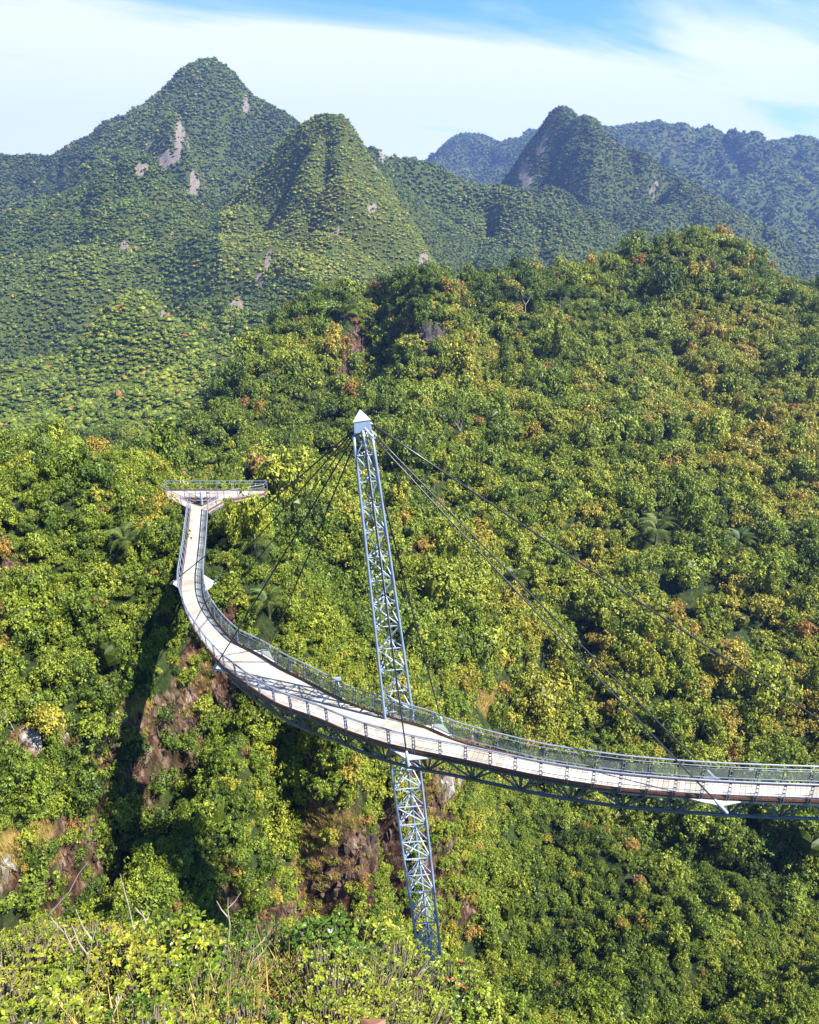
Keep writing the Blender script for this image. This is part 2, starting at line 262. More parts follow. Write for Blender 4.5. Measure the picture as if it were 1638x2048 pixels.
mtD2 = cps([(430, 440, 1040, 1), (470, 395, 1030, 1), (510, 345, 1010, 1), (545, 300, 1005, 1), (575, 268, 1000, 1), (600, 244, 1000, 1), (625, 226, 1000, 1), (650, 220, 1000, 1), (675, 224, 1000, 1), (698, 240, 1000, 1), (715, 268, 990, 1), (735, 305, 980, 1), (765, 350, 965, 1), (790, 395, 950, 1), (825, 440, 940, 1), (850, 485, 925, 1), (875, 545, 900, 1), (920, 590, 880, 1),
    (612, 272, 975), (602, 325, 925), (608, 400, 870), (540, 385, 975), (560, 425, 940), (500, 440, 930), (655, 300, 940), (670, 350, 900), (690, 400, 850), (740, 470, 820), (600, 480, 820), (700, 560, 700), (650, 620, 600), (500, 470, 880), (545, 490, 790), (525, 560, 720), (500, 630, 640), (450, 600, 690), (780, 560, 780), (560, 620, 640), (860, 600, 760),
    (110, 410, 1100, 1), (160, 385, 1090, 1), (200, 350, 1080, 1), (245, 322, 1070, 1), (290, 308, 1060, 1), (320, 330, 1060, 1), (370, 375, 1060, 1), (400, 400, 1050, 1), (30, 460, 1060, 1), (-150, 520, 1040, 1),
    (0, 520, 930), (150, 470, 960), (300, 420, 960), (0, 620, 780), (150, 570, 810), (300, 500, 850), (280, 730, 745), (160, 740, 750), (400, 690, 740), (400, 500, 840), (380, 600, 690), (-200, 640, 760), (0, 750, 580), (-200, 800, 540), (0, 850, 450), (200, 870, 420), (90, 760, 640)], 4, 120, 95)
mtD3 = cps([(170, 690, 600, 1), (205, 640, 610, 1), (240, 594, 620, 1), (280, 582, 620, 1), (320, 594, 620, 1), (350, 640, 610, 1), (390, 680, 590, 1), (440, 720, 570, 1), (480, 780, 520, 1), (280, 660, 560), (200, 740, 530), (330, 720, 530), (100, 780, 520), (60, 830, 470), (280, 800, 460), (400, 790, 480), (350, 860, 400), (150, 880, 400), (450, 860, 400)], 4, 60, 40)
hump = cps([(735, 290, 1200, 1), (755, 292, 1200, 1), (775, 312, 1200, 1), (790, 345, 1190, 1), (720, 350, 1150), (760, 370, 1130), (800, 400, 1100)], 4, 80, 80)
mtF = cps([(800, 345, 3300, 1), (865, 312, 3200, 1), (890, 284, 3200, 1), (920, 266, 3200, 1), (948, 265, 3200, 1), (975, 275, 3200, 1), (1005, 288, 3200, 1), (1022, 300, 3200, 1), (1045, 282, 3250, 1), (1075, 272, 3300, 1), (1130, 270, 3000, 1),
    (1190, 258, 2700, 1), (1240, 249, 2600, 1), (1280, 244, 2600, 1), (1330, 251, 2600, 1), (1380, 268, 2600, 1), (1420, 277, 2600, 1), (1455, 271, 2550, 1), (1490, 275, 2500, 1), (1540, 284, 2500, 1), (1590, 286, 2500, 1), (1638, 288, 2500, 1), (1800, 300, 2500, 1), (2000, 330, 2500, 1),
    (950, 330, 2900), (1000, 370, 2600), (900, 350, 2800), (1300, 310, 2350), (1350, 370, 2150), (1450, 350, 2150), (1550, 360, 2100), (1638, 370, 2050), (1500, 430, 1850), (1638, 470, 1750), (1638, 560, 1550), (1850, 450, 1800), (1560, 520, 1620), (1800, 560, 1500)], 6, 350, 220)
SIL = []
for lst in (SILS): SIL += lst
LM = [Layer(mtD, 160, 1.0), Layer(spur, 50, 1.3), Layer(mtE, 160, 1.0), Layer(mtE2, 150, .8), Layer(mtD2, 120, .9), Layer(mtD3, 60, .9), Layer(hump, 50, 1.2), Layer(mtF, 400, .8)]
def hill_A(x, y):   # the slope the photographer stands on
    z = -4.2 - .78 * np.maximum(y, 0) - .03 * x; z = z - 0.10 * np.maximum(0, y - 6.2) ** 3 - 1.6 * np.maximum(0, x + .45) ** 2 - .02 * np.maximum(0, -x - 8) ** 2
    return z
# dark ravine running down to the lower left, (pixel, distance) samples of its floor
RAV = np.array([list(at_y(400, 1190, 72))[:2], list(at_y(320, 1290, 66))[:2], list(at_y(225, 1410, 61))[:2], list(at_y(140, 1540, 55))[:2], list(at_y(60, 1670, 50))[:2], list(at_y(-20, 1790, 45))[:2], list(at_y(-130, 1900, 41))[:2]])
RAV2 = np.array([list(at_y(1760, 1800, 88))[:2], list(at_y(1600, 1850, 84))[:2], list(at_y(1480, 1900, 77))[:2], list(at_y(1330, 1965, 70))[:2], list(at_y(1220, 2050, 62))[:2]])
def seg_dist(x, y, P):
    best = np.full(x.shape, 1e9); side = np.zeros(x.shape)
    for a, b in zip(P[:-1], P[1:]):
        d = b - a; t = np.clip(((x - a[0]) * d[0] + (y - a[1]) * d[1]) / (d @ d), 0, 1); qx = x - a[0] - t * d[0]; qy = y - a[1] - t * d[1]; q = np.hypot(qx, qy)
        m = q < best; best = np.where(m, q, best); side = np.where(m, np.sign(d[0] * qy - d[1] * qx), side)
    return best, side
RAVS = [(np.array([list(at_y(*p))[:2] for p in L_]), a, b, c) for L_, a, b, c in (([(735, 690, 288), (650, 760, 264), (540, 820, 242), (440, 875, 226), (370, 960, 205)], 15, 15, 7), ([(1060, 860, 232), (950, 930, 208), (860, 1010, 184)], 7, 9, 5), ([(1120, 1290, 150), (1030, 1370, 134), (960, 1440, 118)], 7, 8, 4), ([(1560, 700, 320), (1480, 820, 268), (1440, 930, 228)], 5, 9, 6))]
DKL = np.array([list(at_z(*p, -36))[:2] for p in ((398, 1000), (395, 1060), (388, 1120), (383, 1165), (388, 1210), (408, 1250), (440, 1290), (480, 1325))]); PLC = at_z(425, 992, -36)
def height(x, y):
    r = np.hypot(x, y); z = np.full(x.shape, -420.0)
    mt = np.maximum.reduce([L(x, y) for L in LM])
    rid = np.abs(fbm(x, y, 190, 3, 5)); rid2 = np.abs(fbm(x, y, 70, 2, 9))
    sd = np.full(x.shape, 1e9); flat = np.stack([x.ravel(), y.ravel()], 1)
    for c in SIL: sd = np.minimum(sd, np.hypot(x - c[0], y - c[1]) / (.055 * math.hypot(*c)) * 1.7)
    sm = 1 - np.exp(-sd ** 2)
    mt = mt + ((-(.30 - rid).clip(0, 1) * 130 - (.3 - rid2).clip(0, 1) * 62 - (.3 - np.abs(fbm(x, y, 38, 2, 12))).clip(0, 1) * 26 + 26) * np.clip(r / 1300, .35, 1.3) + 6 * fbm(x, y, 60, 3, 3)) * sm + 2.5 * fbm(x, y, 25, 2, 4)
    z = np.maximum(z, np.where(r > 380, mt, -420))
    n = L_N(x, y); nn = n + 3.4 * fbm(x, y, 34, 3, 21) * np.clip(r / 160, .35, 1.3) + .9 * fbm(x, y, 7, 3, 22) + np.where(r > 110, -30 * (.24 - np.abs(fbm(x, y, 75, 2, 31))).clip(0, 1) + 1.5, 0)
    d, s = seg_dist(x, y, RAV); dd = np.where(s > 0, d / 5.0, d / 2.2); nn = nn - (10.5 + 4 * np.clip((66 - y) / 20, 0, 1)) * np.exp(-dd ** 2)
    d, s = seg_dist(x, y, RAV2); dd = np.where(s > 0, d / 6.0, d / 2.6); nn = nn - 9 * np.exp(-dd ** 2)
    for RV, dpt, wa, wb in RAVS: d, s = seg_dist(x, y, RV); nn = nn - dpt * np.exp(-np.where(s > 0, d / wa, d / wb) ** 2)
    z = np.maximum(z, nn)
    d, s = seg_dist(x, y, DKL); z = np.minimum(z, -37.9 + np.maximum(0, d - 2.6) * 1.3)
    d = np.hypot(x - PLC.x, y - PLC.y); z = np.minimum(z, -38.2 + np.maximum(0, d - 8.5) * 1.2)
    return np.maximum(z, hill_A(x, y))
NR, NA = 640, 600; AZ = R(52)
rr_ = np.concatenate([np.geomspace(1.2, 26, 60)[:-1], np.geomspace(26, 420, 330)[:-1], np.geomspace(420, 4600, 252)]); NR = len(rr_)
aa_ = np.linspace(-AZ, AZ, NA)
GR, GA = np.meshgrid(rr_, aa_, indexing='ij'); GX = GR * np.sin(GA); GY = GR * np.cos(GA); GZ = height(GX, GY)
GELEV = GZ / GR
def gsample(F, x, y):
    r = np.hypot(x, y); a = np.arctan2(x, y); ri = np.clip(np.interp(r, rr_, np.arange(NR)), 0, NR - 1.001); ai = np.clip((a + AZ) / (2 * AZ) * (NA - 1), 0, NA - 1.001)
    i = ri.astype(int); j = ai.astype(int); u = ri - i; v = ai - j
    return (F[i, j] * (1 - v) + F[i, j + 1] * v) * (1 - u) + (F[i + 1, j] * (1 - v) + F[i + 1, j + 1] * v) * u
def hit(px, py, rmin=20):   # first terrain point a photograph pixel falls on
    d = ray(px, py); h = math.hypot(d[0], d[1]); e = d[2] / h; az = math.atan2(d[0], d[1]); j = int(np.clip(round((az + AZ) / (2 * AZ) * (NA - 1)), 0, NA - 1))
    k = np.nonzero((GELEV[:, j] >= e) & (rr_ > rmin))[0]
    if not len(k): return None
    r = rr_[k[0]]; return Vector((r * math.sin(az), r * math.cos(az), GZ[k[0], j]))
# slope
dzr = np.gradient(GZ, axis=0) / np.gradient(GR, axis=0); dza = np.gradient(GZ, axis=1) / (GR * (aa_[1] - aa_[0])); GS = np.hypot(dzr, dza)
# bare rock and dry-grass places, given where the photo shows them: (px, py, rx, ry, rmin, rmax, kind)
BARE = [(358, 270, 12, 46, 1150, 1450, 0), (300, 288, 13, 14, 1200, 1450, 0), (330, 320, 22, 16, 1100, 1450, 0), (385, 372, 16, 20, 900, 1400, 0), (285, 335, 14, 8, 1000, 1400, 0), (492, 215, 8, 30, 1300, 1600, 0),
    (535, 520, 14, 30, 500, 1000, 0), (520, 560, 14, 34, 500, 1000, 0), (470, 610, 16, 14, 500, 900, 0), (335, 625, 16, 18, 500, 700, 0), (670, 468, 24, 12, 600, 1000, 0), (745, 415, 16, 14, 600, 1000, 0), (752, 330, 6, 22, 800, 1100, 0), (245, 492, 20, 10, 700, 1100, 0), (80, 635, 26, 8, 500, 900, 0), (1050, 345, 20, 30, 1400, 1700, 0), (765, 305, 8, 22, 1000, 1300, 0), (845, 525, 14, 22, 600, 1000, 0), (455, 655, 14, 10, 400, 700, 0),
    (715, 690, 26, 46, 220, 330, 0), (690, 735, 24, 30, 220, 330, 0), (735, 574, 18, 5, 300, 360, 0), (840, 682, 54, 13, 220, 330, 0), (1080, 300, 16, 40, 1400, 1700, 0), (545, 750, 14, 18, 220, 330, 0), (400, 820, 24, 26, 200, 330, 0), (690, 880, 22, 14, 180, 260, 0), (360, 860, 14, 20, 180, 300, 0),
    (455, 1400, 22, 46, 40, 120, 0), (370, 1465, 30, 10, 40, 120, 0), (235, 1480, 20, 46, 40, 120, 0), (245, 1580, 20, 20, 40, 120, 0), (400, 1345, 60, 14, 40, 120, 1), (600, 1650, 50, 26, 50, 120, 1), (240, 1420, 26, 16, 40, 120, 1), (30, 1700, 34, 40, 40, 120, 1), (860, 1590, 30, 10, 60, 120, 1), (60, 1490, 50, 30, 40, 120, 0), (130, 1480, 26, 22, 40, 120, 0), (20, 1150, 34, 34, 40, 120, 0), (20, 1260, 36, 50, 40, 120, 1), (8, 1090, 30, 14, 40, 120, 0),
    (300, 1420, 60, 18, 40, 120, 1), (380, 1415, 50, 20, 40, 120, 1), (70, 1690, 34, 34, 40, 120, 1), (20, 1740, 30, 30, 40, 120, 0), (140, 1740, 20, 22, 40, 120, 0),
    (905, 1575, 34, 16, 60, 130, 0), (860, 1610, 34, 20, 60, 130, 0), (810, 1650, 36, 24, 60, 130, 0), (760, 1690, 36, 28, 50, 130, 0), (715, 1725, 38, 34, 50, 130, 0), (665, 1775, 50, 38, 50, 130, 0), (600, 1815, 46, 30, 50, 130, 0), (540, 1840, 36, 24, 45, 130, 0), (450, 1810, 42, 22, 40, 120, 0),
    (620, 1720, 50, 30, 50, 120, 1), (850, 1560, 40, 14, 60, 120, 1), (700, 1660, 30, 20, 50, 120, 1), (470, 1790, 30, 10, 40, 120, 1), (985, 1400, 26, 30, 90, 160, 1), (500, 1500, 20, 30, 40, 100, 0), (930, 1500, 20, 12, 90, 160, 1)]
def bare(x, y, z):
    px, py, _ = project(np.stack([x, y, z], -1)); r = np.hypot(x, y); rk = np.zeros(x.shape); dg = np.zeros(x.shape)
    n = fbm(x, y, np.clip(r * .03, 2, 30), 3, 51) * .8
    for cx, cy, rx, ry, r0, r1, k in BARE:
        e = np.where(r0 > 390, .95, 1.15) - np.hypot((px - cx) / rx, (py - cy) / ry) + n; e = np.where((r > r0) & (r < r1), np.clip(e * 2.2, 0, 1), 0)
        if k: dg = np.maximum(dg, e)
        else: rk = np.maximum(rk, e)
    return rk, dg
ROCKM, DRYM = bare(GX, GY, GZ)
slr = np.clip((GS - 2.4) * .6, 0, .35) * (GR > 26) ; ATT = np.maximum(ROCKM * .75, slr)
# jagged relief where rock shows
GZD = GZ + ROCKM * (GR < 400) * (1.5 * fbm(GX * 1.4, GY, 3.2, 3, 77) + .8 * fbm(GX, GY, 1.1, 2, 78)) + ROCKM * (GR >= 400) * 7 * fbm(GX, GY, 22, 3, 79)
ii, jj = np.meshgrid(np.arange(NR - 1), np.arange(NA - 1), indexing='ij'); q0 = (ii * NA + jj).ravel()
tm = npmesh('hills', np.stack([GX, GY, GZD], -1).reshape(-1, 3), np.stack([q0, q0 + 1, q0 + NA + 1, q0 + NA], 1), [M_GROUND], True, {'rock': ('POINT', ATT.ravel()), 'dry': ('POINT', DRYM.ravel()), 'far': ('POINT', (GR > 430).astype(float).ravel())})
to = bpy.data.objects.new('hills', tm); COL.objects.link(to); tag(to, kind='structure')
g = MB(); g.poly([(-12000, -3000, -425), (12000, -3000, -425), (12000, 14000, -425), (-12000, 14000, -425)]); tag(g.build('ground', M_GROUND), kind='structure')
# ================================================================== TREE MESHES
def rand_dirs(n, up=0.0):
    v = RNG.normal(size=(n, 3)); v[:, 2] += up; return v / np.linalg.norm(v, axis=1, keepdims=True)
def leaf_quads(pos, nrm, size, aspect=.62):
    n = len(pos); t = RNG.normal(size=(n, 3)); u = np.cross(nrm, t); u /= np.linalg.norm(u, axis=1, keepdims=True) + 1e-9; w = np.cross(nrm, u)
    s = size[:, None]; V = np.stack([pos - u * s, pos - w * s * aspect + nrm * s * .12, pos + u * s, pos + w * s * aspect + nrm * s * .12], 1).reshape(-1, 3)
    return V, np.arange(4 * n).reshape(n, 4)
def crown(nclump, per, size, shape='round', inner=True):
    """unit crown: about 1 in radius, base at z=0, returns verts, faces, lv"""
    nl = RNG.integers(5, 8); lo = rand_dirs(nl, .5); lo[:, 2] = np.abs(lo[:, 2]) * .9; li = RNG.integers(0, nl, nclump); d = lo[li] * RNG.uniform(.45, 1.05, nl)[li][:, None] + RNG.normal(0, .27, (nclump, 3)); d[:, 2] = d[:, 2] - .12
    rad = RNG.uniform(.75, 1.0, nclump)
    if shape == 'round': S = np.array([1, 1, .85]); zc = .75
    elif shape == 'flat': S = np.array([1.15, 1.15, .42]); zc = .75; d[:, 2] = np.round(d[:, 2] * 2.5) / 2.5
    elif shape == 'tall': S = np.array([.72, .72, 1.35]); zc = .95
    else: S = np.array([1, 1, .65]); zc = .35
    C = d * rad[:, None] * S + [0, 0, zc] + RNG.normal(0, .05, (nclump, 3))
    cr = RNG.uniform(.13, .32, nclump); cb = RNG.uniform(0, 1, nclump)
    ci = np.repeat(np.arange(nclump), per); n = len(ci); out = rand_dirs(n, .5); cdir = (C - [0, 0, zc]); cdir /= np.linalg.norm(cdir, axis=1, keepdims=True) + 1e-9
    out = out + cdir[ci] * .45; out /= np.linalg.norm(out, axis=1, keepdims=True)
    P = C[ci] + out * (cr[ci] * RNG.uniform(.75, 1.1, n))[:, None] * [1, 1, .8]
    nr = out + RNG.normal(0, .42, (n, 3)) + [0, 0, .25]; nr /= np.linalg.norm(nr, axis=1, keepdims=True)
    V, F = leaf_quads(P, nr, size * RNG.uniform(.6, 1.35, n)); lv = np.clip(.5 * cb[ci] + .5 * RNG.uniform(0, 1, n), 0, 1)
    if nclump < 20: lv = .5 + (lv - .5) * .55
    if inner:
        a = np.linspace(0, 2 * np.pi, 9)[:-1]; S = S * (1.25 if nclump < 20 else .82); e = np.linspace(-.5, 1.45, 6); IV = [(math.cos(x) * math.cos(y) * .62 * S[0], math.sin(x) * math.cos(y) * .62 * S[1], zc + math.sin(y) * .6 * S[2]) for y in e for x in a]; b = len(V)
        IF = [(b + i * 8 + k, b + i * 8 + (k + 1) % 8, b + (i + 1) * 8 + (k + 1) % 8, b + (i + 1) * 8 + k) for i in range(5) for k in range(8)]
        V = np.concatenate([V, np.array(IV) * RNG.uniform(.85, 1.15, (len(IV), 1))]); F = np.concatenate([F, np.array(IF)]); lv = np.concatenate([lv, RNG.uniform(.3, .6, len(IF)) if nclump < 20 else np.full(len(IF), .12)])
    return V, F, lv
def trunk_mb(h, r, seed, forks=4, zc=.7):
    rn = random.Random(seed); m = MB(); pts = [(0, 0, -.5), (rn.uniform(-.05, .05), rn.uniform(-.05, .05), h * .35), (rn.uniform(-.1, .1), rn.uniform(-.1, .1), h * .7), (rn.uniform(-.1, .1), rn.uniform(-.1, .1), h)]
    m.tube(pts, [r * 1.3, r, r * .75, r * .4], 6)
    for k in range(forks):
        a = rn.uniform(0, 6.28); L = rn.uniform(.45, .8); z0 = h * rn.uniform(.45, .85); m.tube([(0, 0, z0), (math.cos(a) * L * .5, math.sin(a) * L * .5, z0 + L * .35), (math.cos(a) * L, math.sin(a) * L, z0 + L * .6)], [r * .5, r * .35, r * .15], 4)
    return m
BLI = bpy.data.collections.new('crown_kinds')      # source meshes of the forest; not linked to the scene
def add_kind(i, name, nclump, per, size, shape, trunk=True):
    V, F, lv = crown(nclump, per, size, shape); mi = np.zeros(len(F), int)
    if trunk:
        t = trunk_mb(.8, .05, i, 0); tv = np.array(t.v); tf = np.array([f for f in t.f if len(f) == 4]); F = np.concatenate([F, tf + len(V)]); V = np.concatenate([V, tv]); lv = np.concatenate([lv, np.full(len(tf), .5)]); mi = np.concatenate([mi, np.ones(len(tf), int)])
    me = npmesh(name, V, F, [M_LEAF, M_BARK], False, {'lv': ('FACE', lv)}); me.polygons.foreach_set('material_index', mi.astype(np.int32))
    o = bpy.data.objects.new('%02d_%s' % (i, name), me); BLI.objects.link(o)
KN = [('round', 60, 18, .08, 'round'), ('round', 46, 24, .07, 'round'), ('flat', 56, 20, .075, 'flat'), ('tall', 56, 20, .075, 'tall'), ('bush', 50, 20, .09, 'bush'), ('round', 90, 12, .09, 'round'), ('round', 70, 16, .075, 'round'), ('flat', 80, 14, .08, 'flat'), ('bush', 70, 14, .08, 'bush')]     # 0-8 near
KM = [('round', 18, 7, .20, 'round'), ('round', 14, 9, .18, 'round'), ('tall', 14, 8, .20, 'tall'), ('flat', 14, 8, .2, 'flat')]     # 9-12 far
for i, k in enumerate(KN): add_kind(i, 'crown_' + k[0], *k[1:])
for i, k in enumerate(KM): add_kind(i + 9, 'crown_far_' + k[0], *k[1:], trunk=False)
# ================================================================== FOREST SCATTER
def band(r0, r1, sp, jit=.85, az=AZ * .98):
    x = np.arange(-r1 * math.sin(az), r1 * math.sin(az), sp); y = np.arange(max(0, r0 * math.cos(az) * .9), r1, sp); X, Y = np.meshgrid(x, y); X = X.ravel() + RNG.uniform(-jit, jit, X.size) * sp; Y = Y.ravel() + RNG.uniform(-jit, jit, Y.size) * sp
    r = np.hypot(X, Y); a = np.abs(np.arctan2(X, Y)); k = (r >= r0) & (r < r1) & (a < az); return X[k], Y[k]
maxel = np.maximum.accumulate(GELEV, axis=0)
def forest_points():
    out = []
    for r0, r1, sp, smin, smax, near in ((24, 118, .6, .5, 1.6, 1), (118, 420, 1.9, .9, 4.3, 1), (420, 760, 2.3, 1.2, 4.2, 0), (760, 1180, 2.9, 1.5, 4.4, 0), (1180, 1750, 3.6, 1.9, 5.0, 0), (1750, 4500, 6.5, 3.5, 8, 0)):
        X, Y = band(r0, r1, sp); Z = gsample(GZ, X, Y); S = gsample(GS, X, Y)
        fp = 1 / np.sqrt(1 + S * S); keep = RNG.uniform(0, 1, len(X)) < np.clip((.30 if r1 < 120 else .66 if r1 < 430 else .60) / fp, 0, 1)
        rk = gsample(ROCKM, X, Y); dg = gsample(DRYM, X, Y); keep &= RNG.uniform(0, 1, len(X)) > np.clip(rk * 1.1, 0, .85); keep &= RNG.uniform(0, 1, len(X)) > np.clip(dg * .8, 0, .75)
        r = np.hypot(X, Y); px, py, _ = project(np.stack([X, Y, Z], -1)); mg = 380
        keep &= (px > -mg) & (px < 1638 + mg) & (py < 2048 + 260) & (Z > -400)
        # seen, with a margin for views from a step aside
        me = gsample(maxel, X * (1 - 1.5 * sp / r), Y * (1 - 1.5 * sp / r)); keep &= ((Z + smax * 3.2) / r > me - .004)
        s = smin + (smax - smin) * RNG.beta(1.3, 2.9, len(X)); s = np.where((RNG.uniform(0, 1, len(X)) < .035) & (r < 420), s * 1.5 + .6, s); s = np.where((r > 760) & (r < 1150) & (px > 480) & (px < 890), s * .8, s)
        out.append((X[keep], Y[keep], Z[keep], s[keep], np.full(keep.sum(), near), S[keep]))
    return [np.concatenate(c) for c in zip(*out)]
FX, FY, FZ, FS, FN, FSL = forest_points()
def tint_field(x, y, z):
    r = np.hypot(x, y); n = len(x); px, py, _ = project(np.stack([x, y, z], -1)); loc = fbm(x, y, np.where(r > 420, 120., 26.), 3, 41)
    t = .39 + .10 * RNG.normal(size=n) + .27 * loc
    t = t + .03 * (r < 118) + .11 * np.clip((px - 800) / 400, 0, 1) * ((r > 118) & (r < 420)) * (py > 620) - .04 * ((py < 640) & (r < 420) & (r > 200))
    t = np.where(r > 420, t + .0 + .24 * ((px > 560 - .8 * (py - 240)) & (px < 712 + .57 * (py - 240)) & (px > 440) & (py < 560) & (r < 1080)) + .02 * (r < 640) - .12 * ((r > 660) & (r < 1180)) - .16 * (r > 1180) + .09 * ((r > 1240) & (r < 1345) & (px < 440)) + .03 * RNG.normal(size=n), t)
    u = RNG.uniform(0, 1, n); hot = np.where(r < 420, .008 + .05 * (fbm(x, y, 18., 2, 43) > .36) + .06 * ((py < 660) & (r > 200)), .010); t = np.where(u < hot, RNG.uniform(.62, .92, n), np.clip(t, .0, .70)); return t
FT = tint_field(FX, FY, FZ)
# clearings for the bridge, platform, pylon foot and viewpoint
ZD = -36.0
PAIRS = [((381.7, 1021), (414.3, 1021)), ((376, 1074.6), (411, 1074.6)), ((370, 1122), (407, 1122)), ((365, 1155), (403.3, 1152)), ((363.2, 1180), (403.8, 1174)), ((367.6, 1206), (406.5, 1195)), ((382, 1245), (417.7, 1223)), ((401, 1275), (437, 1252)), ((417, 1297), (456.8, 1274)),
    ((432, 1314), (474, 1290)), ((447, 1331), (492, 1299)), ((478.7, 1357), (528, 1317)), ((515, 1382), (570, 1344)), ((564, 1411), (620, 1368)), ((640, 1437), (689, 1406)), ((689, 1459), (738, 1423)), ((738, 1476), (786.5, 1439)), ((786.5, 1490.5), (830, 1451)), ((835, 1501.5), (868, 1464)),
    ((884, 1511), (902, 1480)), ((933, 1521), (945, 1493)), ((1006, 1537), (1015, 1511)), ((1078, 1552), (1086, 1528)), ((1156, 1565), (1163, 1540)), ((1234, 1576), (1240, 1551)), ((1311.6, 1583.5), (1316, 1558)), ((1390, 1589.5), (1393, 1564)), ((1467, 1594), (1470, 1568)), ((1545, 1597.5), (1547, 1571)), ((1638, 1600.5), (1639, 1574)), ((1740, 1604), (1740, 1577)), ((1840, 1606), (1840, 1579))]
def catmull(P, n=8):
    P = np.array(P, float); Q = np.vstack([2 * P[0] - P[1], P, 2 * P[-1] - P[-2]]); o = []
    for i in range(1, len(Q) - 2):
        for k in range(n): t = k / n; a, b, c, d = Q[i - 1:i + 3]; o.append(.5 * (2 * b + (c - a) * t + (2 * a - 5 * b + 4 * c - d) * t * t + (3 * b - a - 3 * c + d) * t ** 3))
    o.append(Q[-2]); return np.array(o)
def smooth(P, k=2):
    P = P.copy()
    for _ in range(k): P[1:-1] = .25 * P[:-2] + .5 * P[1:-1] + .25 * P[2:]
    return P
EO = smooth(catmull([at_z(*p[0], ZD) for p in PAIRS]), 8); EI = smooth(catmull([at_z(*p[1], ZD) for p in PAIRS]), 8)
EC = (EO + EI) / 2; AL = np.concatenate([[0], np.cumsum(np.linalg.norm(np.diff(EC, axis=0), axis=1))])
def deck(s):   # at arc length s: outer edge, inner edge (Vectors)
    return [Vector([np.interp(s, AL, E[:, k]) for k in range(3)]) for E in (EO, EI)]
LEN = float(AL[-1])
# ------------------------------------------------------------------ clearings
PLAT = [at_z(*p, ZD) for p in ((336, 981.5), (534, 981.5), (528, 986), (449, 1003.5), (414.3, 1021), (381.7, 1021), (360, 1002), (325, 988))]
dx = np.abs(FX[:, None] - EC[None, ::4, 0]); dy = np.abs(FY[:, None] - EC[None, ::4, 1]); dmin = np.hypot(dx, dy).min(1)
clear = (dmin < 1.2 + FS) & (FZ + FS * 1.9 > ZD - 2.8)
pc = sum(PLAT, Vector()) / len(PLAT); clear |= (np.abs(FX - pc.x) < 7.5) & (np.abs(FY - pc.y) < 7) & (FZ + FS * 1.9 > ZD - .3)
ptop = at_y(717, 798, 47.6); pbase = at_y(866, 1955, 47.6)
clear |= (np.hypot(FX - pbase.x, FY - pbase.y) < 3.4 + FS * .5); clear |= np.hypot(FX, FY) < 24
# ------------------------------------------------------------------ special plants the photo shows singly
BLK = []
def block(p, r): BLK.append((p.x, p.y, r))
SPECIAL = [  # px, py of the crown, radius in metres, tint, shape, label
    (1368, 1135, 9.0, .46, 0, 'largest bright green broadleaf tree on the right slope, with a wide rounded crown'), (1290, 1120, 5.2, .43, 0, 'green tree touching the left side of the largest rounded crown on the right slope'),
    (1480, 1235, 5.0, .62, 1, 'round yellow green tree standing right of the orange trees on the right slope'), (302, 1045, 2.6, .67, 2, 'yellow leaved tree just below the one beside the platform'),
    (520, 1060, 3.0, .46, 0, 'bright green tree right of the walkway just below the platform'), (455, 1015, 2.6, .58, 3, 'pale green tree between the walkway railing and the platform arm'),
    (845, 1085, 3.6, .80, 0, 'orange leaved tree right of the pylon, upper one'), (860, 1010, 3.0, .76, 1, 'yellow orange tree right of the pylon head'), (1290, 838, 4.5, .78, 0, 'orange tinted tree high on the right slope'), (675, 990, 2.4, .84, 1, 'small reddish orange tree just left of the pylon upper part'),
    (1352, 1215, 4.2, .78, 2, 'long orange crown below the largest green tree on the right slope'), (1408, 1250, 2.4, .88, 1, 'small red orange tree at the lower end of the long orange crown'), (1462, 1285, 3.8, .80, 2, 'flat orange crown nearest the outer cable on the right'), (1190, 1282, 4.0, .74, 2, 'golden orange tree left of the twin cables'),
    (1215, 1420, 3.4, .79, 3, 'narrow orange brown tree between the twin cables above the walkway'), (1590, 1470, 3.0, .68, 3, 'yellow green tree above the walkway at the right edge'), (1160, 1130, 3.6, .72, 2, 'golden tree right of the twin cables at mid slope'), (1075, 1390, 4.6, .36, 0, 'large round green tree just above the walkway right of the cable'),
    (905, 1400, 4.2, .34, 0, 'broad green tree right behind the far railing, right of the pylon'), (570, 1790, 0, 0, 0, ''), (325, 1555, 2.6, .26, 0, 'rounded dark green tree below the overhanging cliff'), (380, 1490, 2.6, .28, 0, 'rounded green tree at the foot of the cliff under the walkway bend'), (830, 1665, 2.2, .5, 1, 'bright green tree beside the pylon lower part'),
    (780, 1760, 1.8, .52, 1, 'small vivid green tree left of the pylon, near its foot'), (940, 1860, 2.4, .80, 0, 'reddish brown tree right of the pylon foot'), (1255, 1680, 2.6, .80, 1, 'small orange tree under the walkway on the right'), (1270, 1760, 2.2, .92, 1, 'brown leaved tree below the right part of the walkway'), (1130, 1640, 3.4, .46, 0, 'bright green tree directly below the right part of the walkway'),
    (1010, 1640, 3.2, .40, 0, 'rounded green tree beneath the walkway right of the cliff'), (1440, 1010, 3.6, .2, 3, 'dark green upright tree high on the right slope'), (450, 990, 0, 0, 0, ''), (1050, 1030, 3.6, .66, 0, 'golden green tree between the outer cable and the pylon'), (820, 1035, 2.8, .57, 1, 'olive rounded tree right of the pylon'),
    (725, 790, 3.2, .86, 0, 'reddish brown tree directly behind the pylon cap'), (920, 640, 4.2, .2, 0, 'dark rounded tree above the dark cliff on the central hill'), (230, 575, 0, 0, 0, ''), (1155, 595, 4.2, .25, 3, 'tall dark tree on the saddle left of the right hilltop'), (1190, 600, 4.0, .4, 3, 'tall green tree on the saddle beside the right hilltop')]
specials = []
